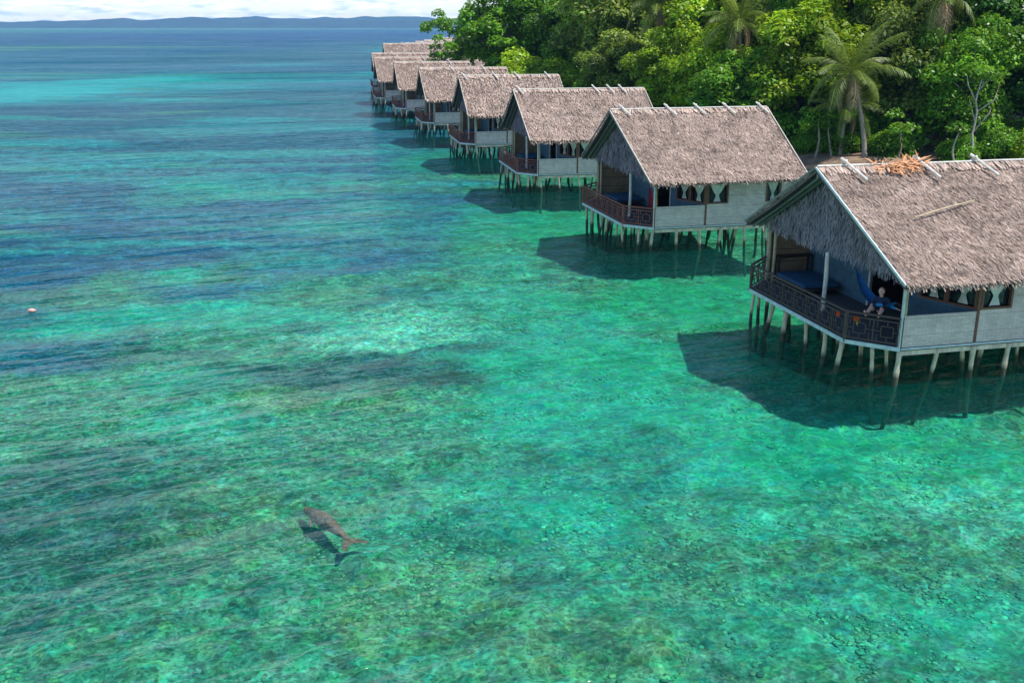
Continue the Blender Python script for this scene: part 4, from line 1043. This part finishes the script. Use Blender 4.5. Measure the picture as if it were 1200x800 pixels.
# ------------------------------------------------------------------ dugong and float
M['dugong'] = mat('dugong_skin', (0.30, 0.085, 0.065), 0.8, 6, 0.8, bump=0.3)
def dugong():
    mb = MB()
    # spine along x: tail at 0, nose at 2.15
    st = [(0.05, .045, .03), (0.22, .075, .065), (0.5, .125, .12), (0.85, .185, .18), (1.2, .225, .215), (1.5, .215, .205), (1.72, .165, .165), (1.86, .125, .135), (1.98, .115, .12), (2.08, .10, .09), (2.14, .06, .055)]
    V, F = [], []; n = 20
    for (x, ry, rz) in st:
        for k_ in range(n):
            a = 2 * math.pi * k_ / n; V.append((x, ry * math.cos(a), rz * math.sin(a) + 0.05 * math.sin(x * 2.2) - (0.05 if x > 1.95 else 0)))
    for i in range(len(st) - 1):
        for k_ in range(n): F.append((i * n + k_, i * n + (k_ + 1) % n, (i + 1) * n + (k_ + 1) % n, (i + 1) * n + k_))
    F.append(tuple(range(n - 1, -1, -1))); m_ = (len(st) - 1) * n; F.append(tuple(m_ + k_ for k_ in range(n)))
    mb.add(V, F)
    mb.ball((2.09, 0, -0.05), 0.09, 14, 8, (0.7, 1.15, 0.85))
    for e_ in (-1, 1):     # fluke lobes and flippers
        V = []; sec = [(0.10, 0.0, 0.16, .035), (0.0, .16, .15, .03), (-0.13, .29, .10, .022), (-0.22, .39, .05, .014)]
        for (x, y, c, h) in sec:
            for k_ in range(8):
                a = 2 * math.pi * k_ / 8; V.append((x + c * math.cos(a), e_ * y, h * math.sin(a)))
        F = [(i * 8 + k_, i * 8 + (k_ + 1) % 8, (i + 1) * 8 + (k_ + 1) % 8, (i + 1) * 8 + k_) for i in range(3) for k_ in range(8)] + [tuple(range(7, -1, -1)), tuple(24 + k_ for k_ in range(8))]
        mb.add(V, F)
        limb(mb, [(1.62, e_ * 0.14, -0.06), (1.50, e_ * 0.27, -0.12), (1.36, e_ * 0.34, -0.15)], [0.055, 0.05, 0.03], 10)
    me = remesh(mb, 'dugong', 0.016, 5)
    o = put('dugong', me, M['dugong'])
    tail, nose = Vector((-3.94, 22.50, 0)), Vector((-5.43, 24.46, 0)); d = nose - tail
    o.location = (tail.x, tail.y, -1.05); o.rotation_euler = (0, 0, math.atan2(d.y, d.x)); o.scale = (d.length / 2.15, 0.92, 0.9)
    tag(o, 'brown pink dugong swimming just under the water, casting a shadow on the seabed', 'dugong')
dugong()
M['float'] = mat('faded_pink_float', (0.75, 0.35, 0.30), 0.5, 6, 0.2)
fl = MB(); fl.ball((0, 0, 0.07), 0.17, 16, 10, (1.25, 0.9, 0.75)); fl.tube([(0.18, 0, 0.08), (0.27, 0, 0.10)], [0.045, 0.04], 8); fl.tube([(-0.18, 0, 0.08), (-0.26, 0, 0.05)], [0.04, 0.035], 8)
fo = put('float', remesh(fl, 'float', 0.015, 3), M['float']); fo.scale = (0.62, 0.62, 0.62); fo.location = (-19.4, 39.9, 0.0); fo.rotation_euler = (0, 0.1, 0.3); tag(fo, 'small faded pink float drifting alone on the water at the left edge', 'float')

# ------------------------------------------------------------------ trees
def leaf_cloud(rng, centres, radii, tones, per, size, flat=0.5):
    out = []
    for c, R, tn in zip(centres, radii, tones):
        n = int(per * R * R)
        d = rng.normal(size=(n, 3)); d[:, 2] = np.abs(d[:, 2]) - 0.55 * rng.random(n); d /= np.linalg.norm(d, axis=1, keepdims=True)
        rr = R * (0.55 + 0.5 * rng.random((n, 1)) ** 0.7)
        p = c + d * rr * np.array([1, 1, flat + 0.35])
        nr_ = d * 0.6 + rng.normal(size=(n, 3)) * 0.45 + np.array([0, 0, 0.65]); nr_ /= np.linalg.norm(nr_, axis=1, keepdims=True)
        a = np.cross(nr_, rng.normal(size=(n, 3))); a /= np.linalg.norm(a, axis=1, keepdims=True); b = np.cross(nr_, a)
        L = size * (0.6 + 0.8 * rng.random((n, 1))); w = L * 0.55
        V = np.stack([p - a * L * 0.5, p + b * w * 0.5 - a * 0.05 * L, p + a * L * 0.5 - nr_ * L * 0.12, p - b * w * 0.5 - a * 0.05 * L], 1).reshape(-1, 3)
        t = tn * (0.65 + 0.7 * rng.random((n, 1)))
        C = np.hstack([t * (0.78 + 0.36 * rng.random((n, 1))), t, t * (0.8 + 0.4 * rng.random((n, 1)))])
        out.append((V, np.arange(4 * n).reshape(n, 4), np.repeat(C, 4, 0)))
    return merge(out)
def tree_mesh(seed, R, Hc, zc, nclump, per, size, spread=1.0, reach=False):
    rng = np.random.default_rng(seed); rg = random.Random(seed)
    cs, rs, ts = [], [], []
    while len(cs) < nclump:
        d = rng.normal(size=3); d /= np.linalg.norm(d)
        if d[2] < -0.9: continue
        q = rng.uniform(0.45, 1.0)
        cs.append(np.array([d[0] * R * q * spread, d[1] * R * q, zc + d[2] * Hc * q + rng.uniform(-.5, .5)])); rs.append(rng.uniform(0.75, 1.75)); ts.append(rng.uniform(0.65, 1.35))
    arms = []
    if reach:      # long low boughs reaching out over the water
        for (dx, dy, dz, n_) in ((-12.5, -1.0, 3.6, 17), (-10.5, 1.5, 1.2, 15), (-9.5, -2.0, 6.2, 14), (-11.0, 0.0, 9.2, 15)):
            e_ = np.array([dx, dy, dz]); s_ = np.array([-2.0, 0, 7.0]); arms.append((s_, e_))
            for k_ in range(n_):
                q = rng.uniform(0.35, 1.0); cs.append(s_ + (e_ - s_) * q + rng.normal(size=3) * np.array([0.5, 1.0, 0.55])); rs.append(rng.uniform(0.5, 1.05)); ts.append(rng.uniform(0.7, 1.35))
    V, F, C = leaf_cloud(rng, cs, rs, ts, per, size)
    crown = mesh_from('crown', V, F, C)
    mb = MB(); x, y = 0.0, 0.0; pts = [(0, 0, -0.4)]; n = 6
    for i in range(1, n + 1):
        x += rg.uniform(-.35, .35); y += rg.uniform(-.35, .35); pts.append((x, y, zc * i / n * 0.95))
    r0 = 0.26 + 0.02 * R
    mb.tube(pts, [r0 * (1.35 if i == 0 else 1 - 0.10 * i) for i in range(n + 1)], 9)
    for c in cs[:26]:
        z0 = rg.uniform(0.35, 0.95); k_ = z0 * n; i = min(int(k_), n - 1); a = Vector(pts[i]).lerp(Vector(pts[i + 1]), k_ - i); b = Vector(c)
        m_ = a.lerp(b, 0.5) + Vector((rg.uniform(-.4, .4), rg.uniform(-.4, .4), 0.3)); mb.tube([a, m_, b], [0.13, 0.075, 0.025], 6)
    for s_, e_ in arms: mb.tube([(0, 0, 5.0), tuple(s_), tuple((s_ + e_) / 2 + np.array([0, 0, .3])), tuple(e_)], [0.22, 0.17, 0.1, 0.03], 6)
    return crown, mb.mesh('trunk', True)
TV = {'big': tree_mesh(1, 6.2, 5.4, 8.2, 170, 150, 0.42, 1.1), 'round': tree_mesh(2, 4.8, 4.6, 6.0, 120, 170, 0.38), 'tall': tree_mesh(3, 4.4, 6.2, 8.0, 125, 160, 0.38),
      'reach': tree_mesh(9, 6.2, 5.4, 8.0, 170, 150, 0.42, 1.1, reach=True),
      'loose': tree_mesh(5, 4.6, 5.0, 6.8, 75, 150, 0.36), 'small': tree_mesh(6, 3.0, 2.6, 2.9, 55, 190, 0.32)}
CROWN_CACHE = {}
def tree(variant, leafmat, x, y, s, label, group, bark='bark', rz=None, sz=1.0, name='broadleaf_tree', zoff=0.0):
    rg = random.Random(hash((round(x * 10), round(y * 10))) & 0xffff)
    crown, trunk = TV[variant]
    z = float(ground_z(np.array([float(x)]), np.array([float(y)]))[0])
    t = thing(name, label, 'bush' if name == 'leafy_bush' else 'tree', (x, y, max(z, -1.2) - 0.15 + zoff), rg.uniform(0, 6.28) if rz is None else rz, group)
    t.scale = (s, s, s * sz)
    key = (variant, leafmat, 'c')
    if key not in CROWN_CACHE:
        me = crown.copy(); me.materials.clear(); me.materials.append(M[leafmat]); CROWN_CACHE[key] = me
    key2 = (variant, bark, 't')
    if key2 not in CROWN_CACHE:
        me = trunk.copy(); me.materials.clear(); me.materials.append(M[bark]); CROWN_CACHE[key2] = me
    put('crown', CROWN_CACHE[key], None, t); put('trunk', CROWN_CACHE[key2], None, t)
    return t

G1, G2, G3 = 'broadleaf trees along the shore', 'trees in the forest behind the huts', 'bushes along the shore'
# x, y, scale, variant, leaves, label, height factor
TREES = [
 (1.0, 148, 1.18, 'reach', 'leaf_mid', 'big spreading shore tree whose outer branches hang over the far small roofs', G1, 1.0),
 (8.5, 140, 1.25, 'round', 'leaf_mid', 'green round tree directly right of the big overhanging tree', G1, 1.1),
 (6.5, 129, 1.15, 'small', 'leaf_bright', 'low yellow green shrub-like tree behind the ridge end of the fourth hut', G3, 0.9),
 (12.5, 118, 1.02, 'round', 'leaf_olive', 'olive green round tree rising behind the ridge of the third hut', G1, 0.85),
 (13.5, 129, 1.30, 'big', 'leaf_olive', 'tall pale olive tree above and behind the third hut ridge', G2, 1.05),
 (16.5, 106, 1.0, 'round', 'leaf_bright', 'bright leafy yellow green tree between the ridge ends of the third and second huts', G1, 0.9),
 (20, 101, 1.05, 'loose', 'leaf_bright', 'yellow green tree above the left half of the second hut ridge', G1, 0.95),
 (22.5, 110, 1.30, 'big', 'leaf_bright', 'large yellow green crown filling the frame top over the second hut', G2, 1.05),
 (21.0, 94, 0.95, 'round', 'leaf_mid', 'mid green tree just behind the middle of the second hut ridge', G1, 0.8),
 (25.5, 93, 1.15, 'round', 'leaf_bright', 'yellow green tree behind the right end of the second hut ridge', G1, 1.0),
 (32.5, 89, 1.0, 'loose', 'leaf_olive', 'loose light olive tree just right of the tall palm', G1, 1.1),
 (31.5, 98, 1.35, 'big', 'leaf_bright', 'tall yellow green crown behind and above the tall palm', G2, 1.1),
 (36.5, 85, 0.9, 'loose', 'leaf_mid', 'thinly leaved tree with a pale forked trunk above the nearest roof', G1, 1.05),
 (42, 89, 1.15, 'tall', 'leaf_dark', 'dark green tree at the right edge above the nearest roof', G1, 0.95),
 (44.5, 84, 1.0, 'round', 'leaf_dark', 'darkest tree cut by the right edge of the frame', G1, 1.0),
 (41.5, 97, 1.35, 'big', 'leaf_mid', 'tall green crown in the top right behind the thin pale trunk', G2, 1.1),
 (50, 96, 1.4, 'big', 'leaf_dark', 'tall dark crown filling the top right corner', G2, 1.1),
 (14, 158, 1.35, 'big', 'leaf_olive', 'yellowish crown rising behind the big overhanging tree', G2, 1.05),
 (24, 143, 1.5, 'big', 'leaf_mid', 'tall green crown at the frame top between overhanging tree and palms', G2, 1.15),
 (34, 128, 1.55, 'big', 'leaf_mid', 'tall green crown in the back row above the olive trees', G2, 1.15),
 (44, 116, 1.55, 'big', 'leaf_bright', 'back row crown above the palm, cut by the frame top', G2, 1.15),
 (56, 110, 1.6, 'big', 'leaf_dark', 'back row dark crown above the right half of the nearest roof', G2, 1.15),
 (26.5, 99, 1.0, 'tall', 'leaf_mid', 'narrow green tree wedged left of the tall palm crown', G2, 1.0),
]
for (x, y, s, v, lm, lb, g, sz) in TREES: tree(v, lm, x, y, s, lb, g, 'palebark' if 'pale forked' in lb else 'bark', sz=sz, rz=0.0 if v == 'reach' else None)
BUSHES = [
 (25.2, 87.0, 0.50, 'leaf_mid', 'low bush at the foot of the forest behind the second hut right end'),
 (26.8, 86.0, 0.55, 'leaf_mid', 'green bush left of the palm trunks'),
 (30.8, 83.5, 0.55, 'leaf_mid', 'green bush just right of the leaning palm trunk'),
 (34.6, 80.0, 0.45, 'leaf_mid', 'small bush below the thin pale trunk, above the nearest ridge'),
 (38.0, 81.0, 0.66, 'leaf_mid', 'leafy bush right of the thin pale trunk above the nearest ridge'),
 (40.3, 79.0, 0.60, 'leaf_bright', 'light green bush at the right edge right above the nearest ridge'),
 (18.5, 98.5, 0.75, 'leaf_mid', 'bush behind the second hut left ridge half, under the green trees'),
 (11.5, 114.0, 0.80, 'leaf_olive', 'olive bush spreading low behind the third hut ridge'),
 (14.5, 107.0, 0.75, 'leaf_mid', 'green bush low behind the right ridge end of the third hut'),
 (9.8, 131.0, 1.15, 'leaf_dark', 'dark bush low behind the fourth hut, right of the sunlit yellow green bush'),
 (2.2, 133.0, 1.55, 'leaf_bright', 'sunlit yellow green bush at the fourth hut ridge end, under the big tree'),
 (-0.5, 139.0, 1.1, 'leaf_dark', 'dark leafy bush under the big overhanging tree'),
 (9.0, 119.0, 0.9, 'leaf_mid', 'green bush behind the left ridge end of the third hut'),
 (23.0, 91.0, 0.85, 'leaf_mid', 'dense green bush at the right end of the second hut ridge'),
 (29.5, 88.5, 0.95, 'leaf_mid', 'green bush in the shade behind the palm trunks'),
]
for (x, y, s, lm, lb) in BUSHES: tree('small', lm, x, y, s, lb, G3, name='leafy_bush', zoff=-1.5 * s)

# the shaded mass of saplings and creepers filling the forest under and between the trees
def undergrowth():
    rng = np.random.default_rng(77); cs, rs, ts = [], [], []
    while len(cs) < 2100:
        x, y = rng.uniform(-2, 75), rng.uniform(72, 175)
        d = float(island_dist(np.array([x]), np.array([y]))[0])
        if d < 6.5 or d > 34 or y > 190 or x > y * 0.62: continue
        hmax = 2.0 + 9.5 * min(1, (d - 6.5) / 9)
        z = ground_z(np.array([x]), np.array([y]))[0] + rng.uniform(0.2, 1) * hmax
        cs.append(np.array([x, y, z])); rs.append(rng.uniform(1.0, 2.0)); ts.append(rng.uniform(0.6, 1.3))
    V, F, C = leaf_cloud(rng, cs, rs, ts, 30, 0.55)
    o = put('undergrowth', mesh_from('undergrowth', V, F, C), M['leaf_mid']); tag(o, 'dark green undergrowth filling the forest between the trees', 'undergrowth', kind='stuff')
undergrowth()

# ---- coconut palms
def frond_mesh(seed, L=4.2, droop=1.0):
    rng = random.Random(seed); V, F, C = [], [], []; n = 46; pts = []
    for i in range(n + 1):
        q = i / n; pts.append(Vector((L * (q - 0.16 * q * q * droop), 0, L * (0.42 * q - 0.62 * droop * q * q))))
    mb = MB(); mb.tube(pts[::5], [0.045 * (1 - i / 11) + 0.008 for i in range(len(pts[::5]))], 5, [(2.2, 1.9, 2.0)] * len(pts[::5]))
    for i in range(5, n):
        q = i / n; d = (pts[i + 1] - pts[i - 1]).normalized(); ll = 0.95 * math.sin(math.pi * min(1, 0.15 + 0.85 * q)) ** 0.6 + 0.1
        for sg in (-1, 1):
            for rep in (0, 1):
                sv = Vector((0, sg, 0)); out = (sv * 0.75 + d * 0.55 + Vector((0, 0, -0.05 - 0.45 * rng.random()))).normalized(); l2 = ll * rng.uniform(0.8, 1.1); w = 0.032
                a = pts[i] + d * rng.uniform(0, 0.08); wv = d * w
                n0 = len(V); mid = a + out * l2 * 0.5 + Vector((0, 0, 0.08 * l2)); tip = a + out * l2 - Vector((0, 0, 0.22 * l2))
                V += [a - wv * .5, a + wv * .5, mid + wv * .7, mid - wv * .7, tip]; F += [(n0, n0 + 1, n0 + 2, n0 + 3), (n0 + 3, n0 + 2, n0 + 4)]
                t = rng.uniform(0.7, 1.35); C += [(t, t, t)] * 5
    mb.add(V, F, C); return mb.mesh('frond')
FR = [frond_mesh(1, 4.9, 0.55), frond_mesh(2, 4.8, 0.85), frond_mesh(3, 4.3, 1.3)]
for f_ in FR: f_.materials.append(M['palm'])
dryf = frond_mesh(4, 3.2, 2.2); dryf.materials.append(mat('dry_frond', (0.34, 0.24, 0.13), 0.8, 2, 0.3, attr=True, bump=0))
def palm(x, y, h, lean, label, seed, s=1.0, dry=3, group='coconut palms'):
    rg = random.Random(seed); z = float(ground_z(np.array([float(x)]), np.array([float(y)]))[0])
    t = thing('coconut_palm', label, 'palm', (x, y, z - 0.2), 0, group); t.scale = (s, s, s)
    pts, rad = [], []
    for i in range(15):
        q = i / 14; pts.append((lean[0] * q ** 1.6, lean[1] * q ** 1.6, h * q)); rad.append(0.21 - 0.08 * q + (0.12 if i == 0 else 0) + 0.012 * (i % 2))
    MB().tube(pts, rad, 10).build('trunk', M['palmtrunk'], t, smooth=True)
    top = Vector(pts[-1])
    n = 22
    for i in range(n):
        el = 1.25 - 1.9 * (i / n); az = i * 2.4 + rg.uniform(-.2, .2)
        me = FR[0] if i < 8 else (FR[1] if i < 16 else FR[2])
        o = put('frond', me, None, t, top); o.rotation_euler = (rg.uniform(-.2, .2), -el * 0.75, az); k_ = rg.uniform(0.85, 1.1); o.scale = (k_,) * 3
    for i in range(dry):
        o = put('dry_frond', dryf, None, t, top - Vector((0, 0, 0.15))); o.rotation_euler = (0, 0.5, rg.uniform(0, 6.28))
    for i in range(5):
        a = i * 1.26; MB().ball((top.x + 0.25 * math.cos(a), top.y + 0.25 * math.sin(a), top.z - 0.25), 0.14, 8, 6).build('coconut', M['palm'], t)
palm(28.3, 83.0, 6.6, (-1.5, 0.6), 'tall coconut palm with leaning pale trunk, whole crown in view above the nearest gable', 1, 1.0, 5)
palm(26.8, 84.5, 4.6, (0.3, 0.3), 'shorter palm whose straight trunk stands left of the leaning palm trunk', 5, 0.8, 1)
palm(21.5, 98, 10.4, (-1.0, -1.6), 'coconut palm at the frame top over the second hut ridge, drooping fronds', 2, 1.0, 5)
palm(16.0, 113, 12.0, (-1.0, -2.0), 'leftmost coconut palm, brushing the frame top above the third hut', 3, 1.0, 4)
palm(35.5, 88, 12.0, (-1.0, -1.5), 'coconut palm crown at the frame top right of the tall palm', 4, 1.0, 4)

# ---- bare trunks and the thin pale trunk at the forest edge
def bare(x, y, h, label, seed, r=0.12, fork=True, mt='palebark'):
    rg = random.Random(seed); z = float(ground_z(np.array([float(x)]), np.array([float(y)]))[0]); t = thing('slim_tree', label, 'tree', (x, y, z - 0.2), 0, 'slim trunks at the forest edge')
    mb = MB(); px_, py_ = 0, 0; pts = []
    for i in range(9):
        pts.append((px_, py_, h * i / 8)); px_ += rg.uniform(-.22, .22) * h / 7; py_ += rg.uniform(-.15, .15)
    mb.tube(pts, [r * (1 - 0.085 * i) for i in range(9)], 7)
    if fork:
        for i in (3, 4, 5, 6, 7):
            a = Vector(pts[i]); sg = 1 if i % 2 else -1; b = a + Vector((sg * rg.uniform(.5, 1.2), rg.uniform(-.4, .4), rg.uniform(.8, 1.6))); c = b + Vector((sg * 0.2, 0, rg.uniform(.5, 1.1)))
            mb.tube([a, b, c], [r * .5, r * .33, r * .12], 6)
    mb.build('trunk', M[mt], t, smooth=True)
    rng = np.random.default_rng(seed); cs = [np.array([rng.uniform(-1, 1), rng.uniform(-.8, .8), h + rng.uniform(-.8, .6)]) for _ in range(5)]
    V, F, C = leaf_cloud(rng, cs, [0.7] * 5, [1, .8, 1.2, .9, 1.1], 170, 0.3); put('crown', mesh_from('slim_crown', V, F, C), M['leaf_mid'], t)
bare(35.2, 79.0, 6.4, 'thin pale forked trunk standing before the dark trees above the nearest ridge', 21, 0.13)
bare(33.6, 78.8, 3.4, 'short pale leaning stem left of the thin forked trunk', 22, 0.09, False)
bare(24.8, 84.6, 3.4, 'slim brown trunk leftmost at the forest edge by the second roof corner', 23, 0.13, False, 'bark')
bare(25.9, 84.0, 3.4, 'slim trunk between the leftmost trunk and the palm trunks', 24, 0.11, False, 'bark')
bare(30.6, 81.6, 3.0, 'short slim stem right of the leaning palm trunk', 25, 0.09, False, 'bark')
